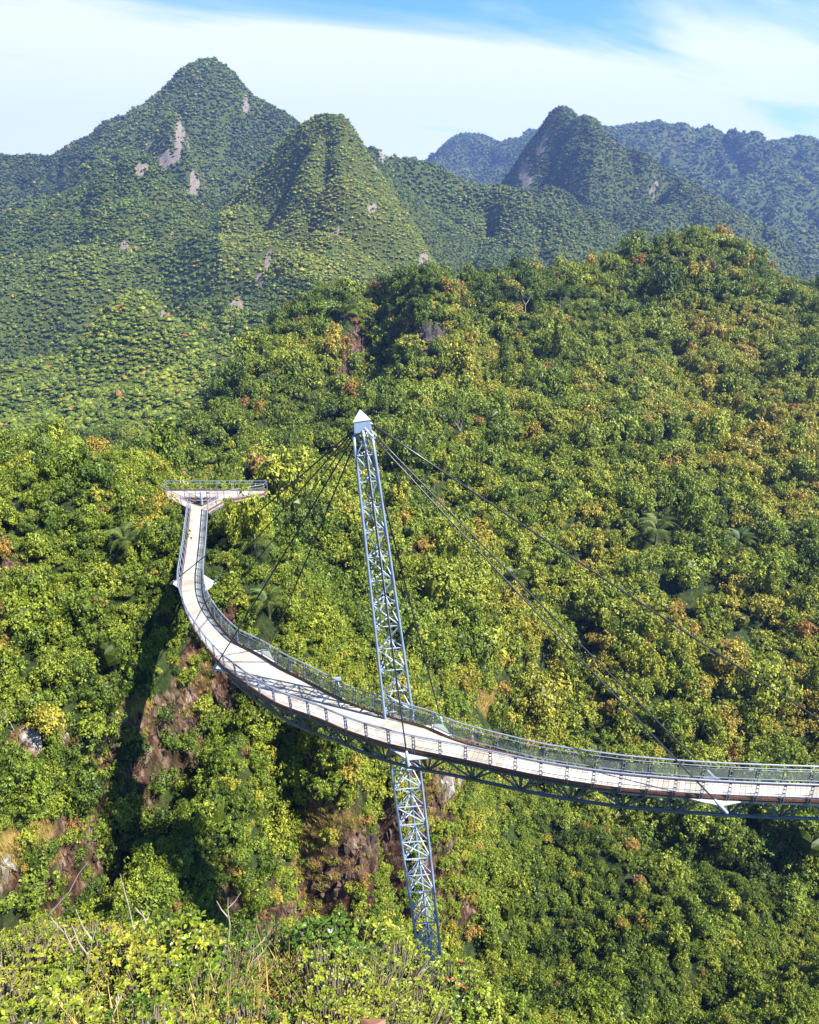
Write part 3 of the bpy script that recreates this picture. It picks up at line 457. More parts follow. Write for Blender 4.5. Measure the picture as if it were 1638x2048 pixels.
for px, py, rad, ti, sh, lab in SPECIAL:
    if not rad: continue
    p = hit(px, py)
    if p is None: continue
    q = hit(px, py + rad * .75 * FPX / p.length); p = q or p; p.z -= .2; specials.append((p, rad, ti, sh, lab)); block(p, rad * .85)
PALMS = [(255, 1085, 2.6, 'feathery palm on the left slope, left of the walkway'), (512, 1085, 3.0, 'large feathery palm below the platform, right of the walkway'), (540, 1215, 2.6, 'feathery palm above the walkway bend, below the larger palm'), (1308, 1068, 6.2, 'palm just above the largest rounded tree on the right slope'), (1475, 1085, 5.0, 'pale drooping palm on the far right slope'), (690, 640, 7.0, 'pale palm on the central hill left of the cliff'), (1118, 600, 7.0, 'palm on the saddle between the two hilltops'), (1192, 1510, 2.6, 'small palm just behind the far railing on the right'), (1030, 1160, 4.6, 'palm beside the twin cables at mid slope')]
palms = []
for px, py, rad, lab in PALMS:
    p = hit(px, py)
    if p is None: continue
    q = hit(px, py + rad * .8 * FPX / p.length); p = q or p; palms.append((p, rad, lab)); block(p, rad * .8)
BARES = [(848, 1190, 3.2, 'pale branching dead tree right of the pylon middle'), (925, 865, 5, 'grey leafless tree on the central slope right of the pylon head'), (190, 1525, 2.0, 'twisted white dead branches in the dark ravine'), (225, 1400, 1.8, 'thin white bare trunk above the dark ravine'), (30, 1450, 2.0, 'crooked white bare trunk above the pale boulder'), (1050, 620, 8, 'tall white bare trunks on the saddle below the far peak'), (1090, 1800, 2.4, 'bare white branches right of the pylon foot'), (600, 1345, 1.8, 'bare stem beneath the near railing'), (1610, 1370, 4, 'leafless grey tree at the right edge of the slope'), (1125, 1670, 2.6, 'pair of leaning bare trunks below the walkway'), (300, 1080, 2, 'bare pale branches left of the walkway')]
bares = []
for px, py, h, lab in BARES:
    p = hit(px, py)
    if p is None: continue
    q = hit(px, py + h * .5 * FPX / p.length); p = q or p; bares.append((p, h, lab)); block(p, h * .3)
for x, y, r in BLK: clear |= np.hypot(FX - x, FY - y) < r
keep = ~clear; FX, FY, FZ, FS, FN, FT, FSL = [a[keep] for a in (FX, FY, FZ, FS, FN, FT, FSL)]
_d = gsample(DRYM, FX, FY) + .6 * gsample(ROCKM, FX, FY); FT = np.where((_d > .15) & (RNG.uniform(0, 1, len(FX)) < .55), RNG.uniform(.5, .9, len(FX)), FT); FS = np.where(_d > .3, FS * .75, FS)
RZ = RNG.uniform(0, 2 * np.pi, len(FX)); HS = RNG.uniform(.9, 1.75, len(FX))
KI = np.where(FN > 0, RNG.choice(np.arange(9), len(FX), p=[.16, .14, .10, .10, .10, .12, .12, .08, .08]), RNG.choice([9, 10, 11, 12], len(FX), p=[.4, .3, .15, .15])); HS = np.where(FN > 0, HS, RNG.uniform(.5, .85, len(FX)))
# ------------------------------------------------------------------ choose the individuals
px_, py_, dep_ = project(np.stack([FX, FY, FZ + FS], -1)); sz = FS / dep_
fr = np.hypot(FX, FY); me_ = gsample(maxel, FX * (1 - 2.5 / fr), FY * (1 - 2.5 / fr))
cand = (px_ > 5) & (px_ < 1633) & (py_ < 1990) & ((FZ + FS) / fr > me_ + .004) & (fr < 300)
NIND = 300 - len(specials); order = np.argsort(np.where(cand, -sz, 1)); IND = order[:NIND]; ism = np.zeros(len(FX), bool); ism[IND] = True
print('forest', len(FX), 'individual', len(IND), 'palms', len(palms))
def gn_scatter(name, X, Y, Z, S, H, RZ, K, T, coll, mats, lean=None):
    me = bpy.data.meshes.new(name); n = len(X); me.vertices.add(n); me.vertices.foreach_set('co', np.stack([X, Y, Z], -1).astype(np.float32).ravel())
    def at(nm, ty, arr): a = me.attributes.new(nm, ty, 'POINT'); a.data.foreach_set('vector' if ty == 'FLOAT_VECTOR' else 'value', np.asarray(arr, np.int32 if ty == 'INT' else np.float32).ravel())
    at('sc', 'FLOAT_VECTOR', np.stack([S, S, S * H], -1)); at('rt', 'FLOAT_VECTOR', np.stack([np.zeros(n), np.zeros(n), RZ], -1) + (0 if lean is None else lean)); at('ki', 'INT', K); at('tint', 'FLOAT', T)
    for m in mats: me.materials.append(m)
    o = bpy.data.objects.new(name, me); COL.objects.link(o)
    ng = bpy.data.node_groups.new(name + '_scatter', 'GeometryNodeTree'); ng.interface.new_socket('Geometry', in_out='INPUT', socket_type='NodeSocketGeometry'); ng.interface.new_socket('Geometry', in_out='OUTPUT', socket_type='NodeSocketGeometry')
    N = ng.nodes; L = ng.links; gi = N.new('NodeGroupInput'); go = N.new('NodeGroupOutput'); ip = N.new('GeometryNodeInstanceOnPoints'); ci = N.new('GeometryNodeCollectionInfo')
    ci.inputs['Collection'].default_value = coll; ci.inputs['Separate Children'].default_value = True; ci.inputs['Reset Children'].default_value = True
    def na(nm, ty): a = N.new('GeometryNodeInputNamedAttribute'); a.data_type = ty; a.inputs['Name'].default_value = nm; return a.outputs['Attribute']
    L.new(gi.outputs[0], ip.inputs['Points']); L.new(ci.outputs[0], ip.inputs['Instance']); ip.inputs['Pick Instance'].default_value = True; L.new(na('ki', 'INT'), ip.inputs['Instance Index'])
    L.new(na('sc', 'FLOAT_VECTOR'), ip.inputs['Scale']); L.new(na('rt', 'FLOAT_VECTOR'), ip.inputs['Rotation']); L.new(ip.outputs[0], go.inputs[0])
    md = o.modifiers.new('scatter', 'NODES'); md.node_group = ng; return o
m_ = ~ism
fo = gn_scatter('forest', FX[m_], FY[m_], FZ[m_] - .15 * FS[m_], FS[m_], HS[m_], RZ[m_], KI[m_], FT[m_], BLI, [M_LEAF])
tag(fo, 'dense rainforest canopy covering all the hills and mountains', 'forest', kind='stuff')
# ------------------------------------------------------------------ individual trees
HK = [('round', 84, 26, .058, 'round'), ('round', 64, 34, .054, 'round'), ('flat', 76, 26, .058, 'flat'), ('tall', 74, 28, .058, 'tall'), ('bush', 70, 28, .062, 'bush'), ('round', 120, 20, .060, 'round'), ('round', 96, 22, .058, 'round'), ('flat', 100, 20, .06, 'flat'), ('bush', 96, 20, .06, 'bush')]
HC, HT = [], []
for i, k in enumerate(HK):
    V, F, lv = crown(*k[1:]); HC.append(npmesh('crown', V, F, [M_LEAF], False, {'lv': ('FACE', lv)})); t = trunk_mb(.85 if k[4] != 'bush' else .5, .05, 50 + i); me = bpy.data.meshes.new('trunk'); me.from_pydata(t.v, [], t.f); me.materials.append(M_BARK); HT.append(me)
def cname(t): return ['dark green', 'mid green', 'fresh green', 'yellow green', 'orange leaved', 'reddish brown'][int(np.searchsorted([.22, .40, .56, .68, .84], t))]
SHN = ['round-crowned', 'bushy rounded', 'flat-topped', 'narrow upright', 'low spreading', 'lumpy-crowned', 'loose-crowned', 'broad layered', 'shrubby']
def whr(px, py): return ('upper' if py < 700 else 'lower' if py > 1350 else 'middle') + ' ' + ('left' if px < 400 else 'centre left' if px < 819 else 'centre right' if px < 1230 else 'right')
def region(px, py, r):
    if r > 130: return 'across the valley behind the walkway' if px < 1000 else 'on the slope right of the cables'
    if px < 360 and py < 1170: return 'left of the platform, same height'
    if px < 360 and py < 1420: return 'left of the dark ravine'
    if px < 420: return 'low on the left slope'
    if px < 780 and py < 1000: return 'behind the viewing platform'
    if px < 780 and py < 1420: return 'between the curving walkway and the pylon'
    if px < 620: return 'below the walkway bend, near the cliff'
    if px < 900: return 'beside the pylon foot and brown cliff'
    if py < 1540: return 'behind the far railing, right side'
    if py < 1720: return 'under the right part of the walkway'
    return 'at the lower right, below the walkway' if px > 1250 else 'right of the pylon foot'
def place_tree(p, s, h, rz, k, ti, lab):
    e = empty('broadleaf_tree', p, rz); e.scale = (s, s, s * h); c = bpy.data.objects.new('crown', HC[k]); t = bpy.data.objects.new('trunk', HT[k])
    for o in (c, t): COL.objects.link(o); o.parent = e
    c['tint'] = float(ti); tag(e, lab, 'tree', 'broadleaf trees on the slopes')
for i in IND: place_tree((FX[i], FY[i], FZ[i] - .12), FS[i], HS[i], RZ[i], int(KI[i]), FT[i], '%s%s %s tree %s' % ('large ' if sz[i] > np.percentile(sz[IND], 80) else 'small ' if sz[i] < np.percentile(sz[IND], 30) else '', cname(FT[i]), SHN[int(KI[i])], region(px_[i], py_[i], fr[i])))
for p, rad, ti, sh, lab in specials: place_tree(p, rad * .66, 1.1, random.uniform(0, 6), sh, ti, lab)
for px, y, zt, h_, s_, ti, sh, lab in ((318, 89, 965, 6.5, 2.1, .70, 2, 'flat-topped yellow leaved tree against the left side of the viewing platform'), (492, 83, 972, 8.5, 2.3, .56, 0, 'tall pale green tree growing up in front of the platform right corner'), (455, 82, 1000, 6.5, 1.5, .55, 6, 'slender pale green tree between the walkway and the platform right corner')):
    p = at_y(px, zt, y); p.z -= h_; place_tree(p, s_, h_ / s_ / 1.65, 1.0, sh, ti, lab)
# palms
def frond(seed):
    rn = random.Random(seed); V = []; F = []; n = 22; prev = None
    for i in range(n + 1):
        t = i / n; x = .95 * t; z = .42 * math.sin(t * 1.9) - .55 * t * t * t; c = Vector((x, 0, z)); w = .012 * (1 - t) + .003; b = len(V); V += [(x, -w, z), (x, w, z)]
        if prev is not None: F.append((prev, prev + 1, b + 1, b))
        prev = b
        if i > 2:
            for s in (-1, 1):
                for k in range(2):
                    L = .30 * math.sin(.35 + t * 2.5) * rn.uniform(.8, 1.1); dx_ = .45 * L; bb = len(V); xx = x + k * .02; V += [(xx, 0, z), (xx + .022, 0, z), (xx + dx_ + .01, s * L, z - .35 * L)]; F.append((bb, bb + 1, bb + 2))
    me = bpy.data.meshes.new('frond'); me.from_pydata(V, [], F); me.materials.append(M_FERN); a = me.attributes.new('lv', 'FLOAT', 'FACE'); a.data.foreach_set('value', [rn.uniform(0, 1) for _ in F]); return me
FRM = [frond(i) for i in range(3)]
for i, (p, rad, lab) in enumerate(palms):
    rn = random.Random(90 + i); e = empty('palm_tree', p); e.scale = (rad,) * 3; tag(e, lab, 'palm tree', 'palms among the trees')
    m = MB(); m.tube([(0, 0, -.3), (.02, .01, .3), (0, 0, .75)], [.07, .05, .06], 7); m.build('trunk', M_BARK, e)
    for k in range(15):
        o = bpy.data.objects.new('frond', FRM[k % 3]); COL.objects.link(o); o.parent = e; o.location = (0, 0, .72); o.rotation_euler = (0, -R(rn.uniform(-15, 50)), k * 2.4 + rn.uniform(-.2, .2)); o['tint'] = rn.uniform(0.2, .9)
# bare trees
def bare_tree(seed, h=1.0, depth=4):
    rn = random.Random(seed); m = MB()
    def grow(p, d, L, r, k):
        q = p + d * L * .5 + Vector((rn.uniform(-.1, .1), rn.uniform(-.1, .1), rn.uniform(-.04, .08))) * L; e = q + d * L * .5; m.tube([p, q, e], [r, r * .85, r * .65], 5, False)
        if k == 0: return
        for j in range(rn.choice((2, 2, 3))):
            nd = (d + Vector((rn.uniform(-.8, .8), rn.uniform(-.8, .8), rn.uniform(-.1, .5)))).normalized(); grow(e, nd, L * rn.uniform(.5, .78), r * .6, k - 1)
    grow(Vector((0, 0, -.1)), Vector((rn.uniform(-.2, .2), rn.uniform(-.2, .2), 1)).normalized(), h * .5, h * .028, depth); return m
for i, (p, h, lab) in enumerate(bares):
    e = empty('bare_tree', p); tag(e, lab, 'bare tree', 'leafless trees'); bare_tree(200 + i, h).build('branches', M_BARE, e)
# ------------------------------------------------------------------ rock outcrops
import bmesh
def hull(c, sx, sy, sz, rn, rot):
    bm = bmesh.new()
    for _ in range(11): v = Vector((rn.gauss(0, 1), rn.gauss(0, 1), rn.gauss(0, 1))).normalized(); bm.verts.new((v.x * sx, v.y * sy, v.z * sz))
    bmesh.ops.convex_hull(bm, input=bm.verts); bm.verts.ensure_lookup_table(); M_ = Matrix.Rotation(rot, 3, 'Z') @ Matrix.Rotation(rn.uniform(-.25, .25), 3, 'X')
    vs = [tuple(M_ @ v.co + c) for v in bm.verts if v.link_faces]; ids = {v: k for k, v in enumerate([v for v in bm.verts if v.link_faces])}; fs = [tuple(ids[v] for v in f.verts) for f in bm.faces]; bm.free(); return vs, fs
def outcrop(px, py, rx, ry, n, s, mat, lab, rmin=24, name='rock_outcrop'):
    rn = random.Random(int(px * 7 + py)); m = MB(); c0 = hit(px, py, rmin)
    if c0 is None: return
    for k in range(n):
        a = rn.uniform(0, 6.28); q = math.sqrt(rn.uniform(0, 1)); p = hit(px + rx * q * math.cos(a), py + ry * q * math.sin(a), rmin)
        if p is None or (p - c0).length > 26 * max(1, s / 1.2): continue
        f = rn.uniform(.5, 1.2) * s; v, fc = hull(p + Vector((0, 0, -.1 * f)) - c0, f * rn.uniform(.35, .7), f * rn.uniform(.35, .7), f * rn.uniform(.7, 1.5), rn, rn.uniform(0, 3)); b = len(m.v); m.v += v; m.f += [tuple(b + i for i in t) for t in fc]
    o = m.build(name, mat); o.location = c0; tag(o, lab, 'rock', 'rock outcrops on the slopes')
for a in [(72, 1492, 22, 16, 5, 1.7, M_ROCKP, 'large pale boulder low on the left slope'), (125, 1478, 18, 18, 9, .8, M_ROCKP, 'smaller rocks just right of the large pale boulder'), (25, 1160, 22, 22, 6, 1.4, M_ROCKB, 'grey block of rock at the left edge, highest on the left slope'),
    (455, 1390, 22, 46, 64, 1.15, M_ROCKB, 'tall fractured cliff of brown and white rock below the walkway bend'), (362, 1450, 54, 44, 70, .9, M_ROCKB, 'dark overhanging rock band under the dry grass'), (235, 1475, 30, 56, 60, .9, M_ROCKB, 'brown cracked cliff beside the dark ravine'), (245, 1585, 26, 30, 16, .8, M_ROCKB, 'brown rock shelf below the cracked cliff'),
    (905, 1575, 24, 14, 16, 1.5, M_ROCKP, 'pale ribbed rock wall directly under the walkway, right of the pylon'), (862, 1612, 24, 16, 18, 1.0, M_ROCKB, 'reddish rock ledge left of the pale ribbed wall'), (810, 1652, 28, 20, 18, .9, M_ROCKB, 'brown rock face crossing behind the pylon'), (755, 1695, 30, 24, 26, .85, M_ROCKB, 'brown cliff just left of the pylon'), (712, 1732, 28, 28, 26, .8, M_ROCKB, 'rust coloured cliff middle of the diagonal band'), (655, 1785, 40, 30, 34, .8, M_ROCKB, 'rust coloured cliff near the lower end of the diagonal band'), (590, 1825, 40, 20, 22, .8, M_ROCKB, 'brown broken rocks just above the foreground shrubs'), (455, 1812, 34, 16, 14, .9, M_ROCKB, 'dark rocks under a patch of dry grass, above the shrubs'),
    (140, 1742, 14, 14, 7, .7, M_ROCKB, 'small dark rocks at the bottom of the ravine'), (15, 1745, 16, 22, 6, .9, M_ROCKP, 'pale rock at the left edge, lowest on the slope'), (1538, 2030, 22, 16, 7, 1.5, M_ROCKP, 'white rock at the bottom right corner'), (1026, 2040, 12, 8, 4, .9, M_ROCKP, 'small white rock at the bottom edge, right of the shrubs'),
    (716, 688, 16, 40, 26, 2.6, M_ROCKB, 'tall grey rock buttress on the central hill'), (690, 738, 16, 24, 14, 2.6, M_ROCKB, 'lower end of the grey buttress on the central hill'), (840, 680, 58, 12, 44, 4.2, M_ROCKSHADE, 'dark shaded cliff on the central hill'), (545, 752, 8, 14, 6, 2.2, M_ROCKB, 'small rock face left of the central hill buttress'), (700, 880, 14, 8, 6, 1.6, M_ROCKB, 'grey rock left of the pylon head behind the cables'),
    (735, 574, 14, 3, 6, 2.2, M_ROCKP, 'pinkish bare rocks on the crest of the central hill'), (368, 860, 10, 14, 6, 2.0, M_ROCKB, 'dark rock on the left shoulder of the central hill')]: outcrop(*a)
# ================================================================== FOOTBRIDGE
UP = Vector((0, 0, 1)); BR = absroot('footbridge', deck(LEN * .5)[0]); tag(BR, 'long curved pedestrian cable bridge with pale plank deck and brown kerbs', 'footbridge')
def frame(s):
    o, i = deck(s); o2, i2 = deck(min(s + .3, LEN)); o1, i1 = deck(max(s - .3, 0)); t = ((o2 + i2) - (o1 + i1)).normalized(); return o, i, t
m = MB(); s = 0; PL = .36
while s < LEN - .4:
    o, i, _ = frame(s); o2, i2, _ = frame(s + PL - .022); n = Vector((0, 0, -.05 )); m.prism([o, i, i2, o2], n); s += PL
m.build('deck', M_DECK, BR)
ST = np.arange(0, LEN, .5)
def along(edge, off_out, z, s0=0, s1=None, st=.5):
    pts = []
    for s in np.arange(s0, s1 or LEN, st):
        o, i, t = frame(s); w = (o - i).normalized(); p = (o + w * off_out) if edge == 'o' else (i - w * off_out); pts.append(p + Vector((0, 0, z)))
    return pts
def strip(edge, off, w, z0, z1, name, mat, gaps=0):
    a = along(edge, off, 0); b = along(edge, off + w, 0); m = MB(); V = []
    for p, q in zip(a, b): V += [p + UP * z0, p + UP * z1, q + UP * z1, q + UP * z0]
    m.v = [tuple(v) for v in V]; n = len(a)
    for k in range(n - 1):
        for j in range(4): m.f.append((k * 4 + j, k * 4 + (j + 1) % 4, k * 4 + 4 + (j + 1) % 4, k * 4 + 4 + j))
    return m.build(name, mat, BR)
strip('o', .01, .09, -.12, .10, 'kerb', M_KERB); strip('i', .01, .09, -.22, .18, 'kerb', M_KERB)
for e in 'oi': strip(e, -.10, .16, -.42, -.225, 'edge_beam', M_TRUSS)
RH = 1.5; LEAN = .16
def rail(edge, off, z, r, mat, name='handrail', n=7): m = MB(); m.tube(along(edge, off, z), r, n); return m.build(name, mat, BR, smooth=True)
for e in 'oi':
    rail(e, .12 + LEAN, RH, .062, M_RAIL); rail(e, .05 + LEAN * .8, RH - .24, .03, M_RAIL, 'midrail', 5)
    rail(e, .07, .42, .022, M_RAIL, 'midrail', 5)
PSP = 1.76; np_ = 0; post_extra = {'o': MB(), 'i': MB()}
pm = {}
for s in np.arange(.3, LEN - .2, PSP):
    for e in 'oi':
        o, i, t = frame(s); w = (o - i).normalized() if e == 'o' else (i - o).normalized(); b = (o if e == 'o' else i) + w * .08; top = b + w * LEAN + UP * (RH - .03); ax = (top - b)
        m = MB()
        for sg in (-1, 1): c = (b + top) / 2 + t * sg * .085 - UP * .1; m.box(c, t * .014, w * .045, ax / 2 + UP * .1)
        for z in (.25, .6, .95, 1.25): m.box(b + ax * (z / RH), t * .09, w * .03, UP * .022)
        m.tube([top - w * .03, top + UP * .05], .02, 5)
        np_ += 1
        if np_ <= 100: m.build('railing_post', M_RAIL if e == 'i' else M_RAIL, BR)
        else:
            x = post_extra[e]; b0 = len(x.v); x.v += m.v; x.f += [tuple(k + b0 for k in f) for f in m.f]
for e in 'oi':
    if post_extra[e].v: o_ = post_extra[e].build('railing_post', M_RAIL, BR); o_['kind'] = 'stuff'
print('posts', np_)
# framed infill: transparent screens on the far side, slim frames on both
ms = MB(); mf = {'o': MB(), 'i': MB()}
for s in np.arange(.3, LEN - PSP, PSP):
    for e in 'oi':
        c = []
        for ss, z in ((s + .14, .32), (s + PSP - .14, .32), (s + PSP - .14, 1.08), (s + .14, 1.08)):
            o, i, t = frame(ss); w = (o - i).normalized() if e == 'o' else (i - o).normalized(); c.append((o if e == 'o' else i) + w * (.08 + LEAN * z / RH) + UP * z)
        mf[e].tube([c[0], c[1], c[2], c[3], c[0]], .016, 4)
        if e == 'i': w = (i - o).normalized(); ms.prism(c, w * .012)
ms.build('infill_screen', M_GLASS, BR)
for e in 'oi': mf[e].build('infill_frame', M_RAIL, BR)
# underslung truss
bot = []; ma = MB(); mb = MB(); k = 0; BS = 3.5
def bottom(s): o, i, t = frame(s); hw = (o - i).length / 2; return (o + i) / 2 - UP * (1.45 + 1.0 * hw)
mc = MB(); mc.tube([bottom(s) for s in np.arange(.5, LEN, .6)], .13, 8); mc.build('bottom_chord', M_TRUSS, BR, smooth=True)
for s in np.arange(1, LEN - BS, BS):
    o, i, t = frame(s); o2, i2, _ = frame(s + BS / 2); o3, i3, _ = frame(s + BS); b = bottom(s); b3 = bottom(s + BS); dz = UP * -.35
    ma = MB(); ma.tube([o + dz, b], .085, 6); ma.tube([i + dz, b], .085, 6); ma.tube([o + dz, i + dz], .07, 6); ma.tube([o2 + dz, i2 + dz], .06, 6)
    ma.build('cross_frame', M_TRUSS, BR)
    for p, q in ((o, i3), (i, o3)): mb.tube([p + dz, q + dz], .035, 5)
    for pt in (o2, i2): mb.tube([b, pt + dz], .075, 6); mb.tube([b3, pt + dz], .075, 6)
mb.build('truss_bracing', M_TRUSS, BR)
# anchor plates
def plate(pts, z=-.3, th=.09): m = MB(); m.prism([at_z(*p, ZD + z) for p in pts], (0, 0, -th)); return m.build('anchor_plate', M_PLATE, BR)
for pts in (((342, 1165), (366, 1182), (366, 1150)), ((432, 1165), (405, 1148), (408, 1184)), ((1438, 1612), (1498, 1600), (1368, 1594)), ((1427, 1551), (1368, 1564), (1462, 1568)), ((815, 1519), (876, 1514), (776, 1494)), ((884, 1446), (835, 1454), (912, 1482)), ((428, 1337), (462, 1348), (434, 1318)), ((536, 1298), (492, 1302), (560, 1342))): plate(pts)
# ------------------------------------------------------------------ pylon
PY = absroot('lattice_pylon', pbase); tag(PY, 'tall leaning pale blue steel lattice pylon with white pyramid cap', 'pylon')
axis = ptop - pbase; H = axis.length; ax = axis.normalized(); px1 = Vector((1, 0, 0)); px1 = (px1 - ax * px1.dot(ax)).normalized(); py1 = ax.cross(px1)
def leg(k, f):   # f 0 base .. 1 top
    r = np.interp(f, [0, .10, .25, .45, .6, .8, 1.0], [.92, 1.06, 1.18, 1.20, 1.08, .84, .58]); a = R([200, -20, 90][k]); return pbase + axis * float(f) + (px1 * math.cos(a) + py1 * math.sin(a)) * r
for k in range(3): m = MB(); m.tube([leg(k, f) for f in np.linspace(-.5, .957, 40)], [.125 - .025 * f for f in np.linspace(0, 1, 40)], 10); m.build('leg', M_STEEL, PY, smooth=True)
NB = 28; mh = MB(); md_ = MB()
for b in range(-12, NB):
    f0 = b / NB * .965; f1 = (b + 1) / NB * .965
    mh = MB()
    for k in range(3):
        k2 = (k + 1) % 3; mh.tube([leg(k, f1), leg(k2, f1)], .048, 6)
        p, q = ((leg(k, f0), leg(k2, f1)) if (b + k) % 2 else (leg(k2, f0), leg(k, f1))); md_.tube([p, q], .05, 6)
        if k == 2: mh.build('horizontal_brace', M_STEELW, PY)
        if b < 14:
            if b % 2 == 0: mid = (leg(k, f1) + leg(k2, f1)) / 2; md_.tube([leg(k, f0) if (b + k) % 2 == 0 else leg(k2, f0), mid], .042, 6)
md_.build('diagonal_brace', M_STEELW, PY)
ct = pbase + axis * .955
def ring(r, z, n=3, a0=-20): return [ct + ax * z + (px1 * math.cos(R(a0 + k * 120)) + py1 * math.sin(R(a0 + k * 120))) * r for k in range(n)]
m = MB(); a_ = ring(.70, .25); b_ = ring(.62, 1.0); b0 = len(m.v); m.v += [tuple(p) for p in a_ + b_]
for k in range(3): m.f.append((k, (k + 1) % 3, 3 + (k + 1) % 3, 3 + k))
m.f += [(2, 1, 0), (3, 4, 5)]; m.build('head_box', M_STEEL, PY, bevel=.04)
m = MB(); c_ = ring(.70, 1.01); d_ = ring(.69, 1.06); m.v += [tuple(p) for p in c_ + d_ + [ct + ax * 1.75]]
for k in range(3): m.f += [(k, (k + 1) % 3, 3 + (k + 1) % 3, 3 + k), (3 + k, 3 + (k + 1) % 3, 6)]
m.f.append((2, 1, 0)); m.build('cap', M_CAP, PY, bevel=.02)
# ------------------------------------------------------------------ cables: each hangs free between the pylon head and its anchor
topc = ct + ax * .5
def cable(end, r, lab, off=(0, 0, 0), sock=True, n=7, group='stay cables fanning from the pylon head'):
    a = topc + Vector(off) * .75; e = absroot('stay_cable', end); m = MB(); d = (end - a); pts = [a + d * t - UP * .012 * d.length * 4 * t * (1 - t) * .35 for t in np.linspace(0, 1, 14)]; m.tube(pts, r, n); m.build('strand', M_CABLE, e, smooth=True)
    m = MB(); u = d.normalized(); m.tube([a - u * .1, a + u * .9], [.09, .05], 7); m.build('socket', M_STEELW, e, smooth=True)
    if sock: m = MB(); m.tube([end - u * .75, end - u * .55, end + u * .45, end + u * .55], [.05, .12, .12, .07], 8); m.build('socket', M_STEELW, e, smooth=True)
    tag(e, lab, 'cable', group)
zz = ZD - .3; CAB = [((344, 1165), 'dark cable from the pylon head to the left plate of the straight walkway', (-.4, 0, .1)), ((430, 1163), 'dark cable from the pylon head to the right plate of the straight walkway', (-.3, .3, .2)), ((428, 1337), 'dark cable crossing the deck to its outer anchor at the walkway bend', (-.4, -.1, -.2)), ((536, 1300), 'dark cable dropping to the inner side of the walkway bend', (-.3, .3, -.5)),
    ((815, 1520), 'steep cable crossing the deck in front of the pylon', (.1, -.5, -.2)), ((884, 1447), 'steep cable just right of the pylon, ending behind the far railing', (.3, .3, -.5)), ((1444, 1615), 'lower of the twin cables at right, ending at the near white plate', (.3, -.4, 0)), ((1427, 1554), 'upper of the twin cables at right, ending behind the far railing', (.45, -.1, .1))]
for p, lab, off in CAB: cable(at_z(*p, zz), .056, lab, off)
p = at_y(1980, 1654, 62); cable(p, .075, 'thick outermost cable running off the right edge of the view', (.5, .2, .5), False)
p = hit(553, 1064); p = p or at_y(553, 1064, 100); cable(p - UP * .3, .06, 'backstay cable vanishing into the trees above the walkway bend', (-.4, .3, 0), False)
# ------------------------------------------------------------------ viewing platform
PF = absroot('viewing_platform', pc); tag(PF, 'triangular viewing platform with a triangular opening at the far end of the walkway', 'platform')
def zf(px, py): return at_z(300 + px / 6.3, 900 + py / 6.3, ZD + .02)
OUT = [zf(515, 765), zf(170, 590), zf(215, 514), zf(1480, 514), zf(1440, 560), zf(940, 650), zf(740, 765)]; HOL = [zf(440, 612), zf(860, 612), zf(655, 712)]
m = MB(); V = [tuple(p) for p in OUT + HOL]; nb = len(V); V2 = [(x, y, z - .35) for x, y, z in V]; m.v = V + V2
tf = [(0, 1, 7), (1, 2, 7), (2, 3, 8), (2, 8, 7), (3, 4, 8), (4, 5, 8), (5, 6, 9), (5, 9, 8), (6, 0, 9), (0, 7, 9)]
m.f = tf + [tuple(i + nb for i in f[::-1]) for f in tf]
for k in range(7): j = (k + 1) % 7; m.f.append((k, nb + k, nb + j, j))
for k in range(3): j = 7 + (k + 1) % 3; m.f.append((7 + k, j, nb + j, nb + 7 + k))
m.build('floor', M_FLOOR, PF)
def railing(pts, step=1.6, h=1.3, closed=False):
    pts = [Vector(p) for p in pts]; segs = list(zip(pts, pts[1:] + ([pts[0]] if closed else []))); m = MB(); k_ = MB()
    m.tube([p + UP * h for p in pts] + ([pts[0] + UP * h] if closed else []), .04, 7); m.tube([p + UP * (h - .38) for p in pts] + ([pts[0] + UP * (h - .38)] if closed else []), .028, 5); m.tube([p + UP * .3 for p in pts] + ([pts[0] + UP * .3] if closed else []), .02, 5)
    for a, b in segs[:len(pts) if closed else len(pts) - 1]:
        d = b - a; n = max(1, round(d.length / step)); t = d.normalized(); w = Vector((-t.y, t.x, 0))
        for k in range(n): c = a + d * k / n; m.box(c + UP * h / 2, t * .04, w * .03, UP * h / 2)
        k_.box((a + b) / 2 + UP * .08 , d / 2, w * .04, UP * .1)
    m.build('railing', M_RAIL, PF); k_.build('kerb', M_KERB, PF)
railing([OUT[0], OUT[1], OUT[2], OUT[3], OUT[4], OUT[5], OUT[6]], 2.2, 1.45); railing(HOL, 1.4, 1.1, True)
m = MB(); c = zf(650, 706) + Vector((0, .3, 0)); m.tube([c - UP * .3, c + UP * 1.9], [.17, .16], 8); m.build('mast', M_STEELW, PF)
m = MB()
for a, b in ((5, 6), (0, 1)): p, q = OUT[a], OUT[b]; m.tube([p - UP * .5, q - UP * .5], .12, 6); m.tube([p - UP * 1.6, q - UP * 1.6], .1, 6); [m.tube([p.lerp(q, t) - UP * .5, p.lerp(q, t + .25) - UP * 1.6], .06, 5) for t in (0, .25, .5, .75)]
m.build('support_truss', M_TRUSS, PF)
m = MB(); [m.tube([p - UP * .4, p - UP * 7], .18, 8) for p in (OUT[5], zf(655, 760))]; m.build('column', M_CONC, PF)
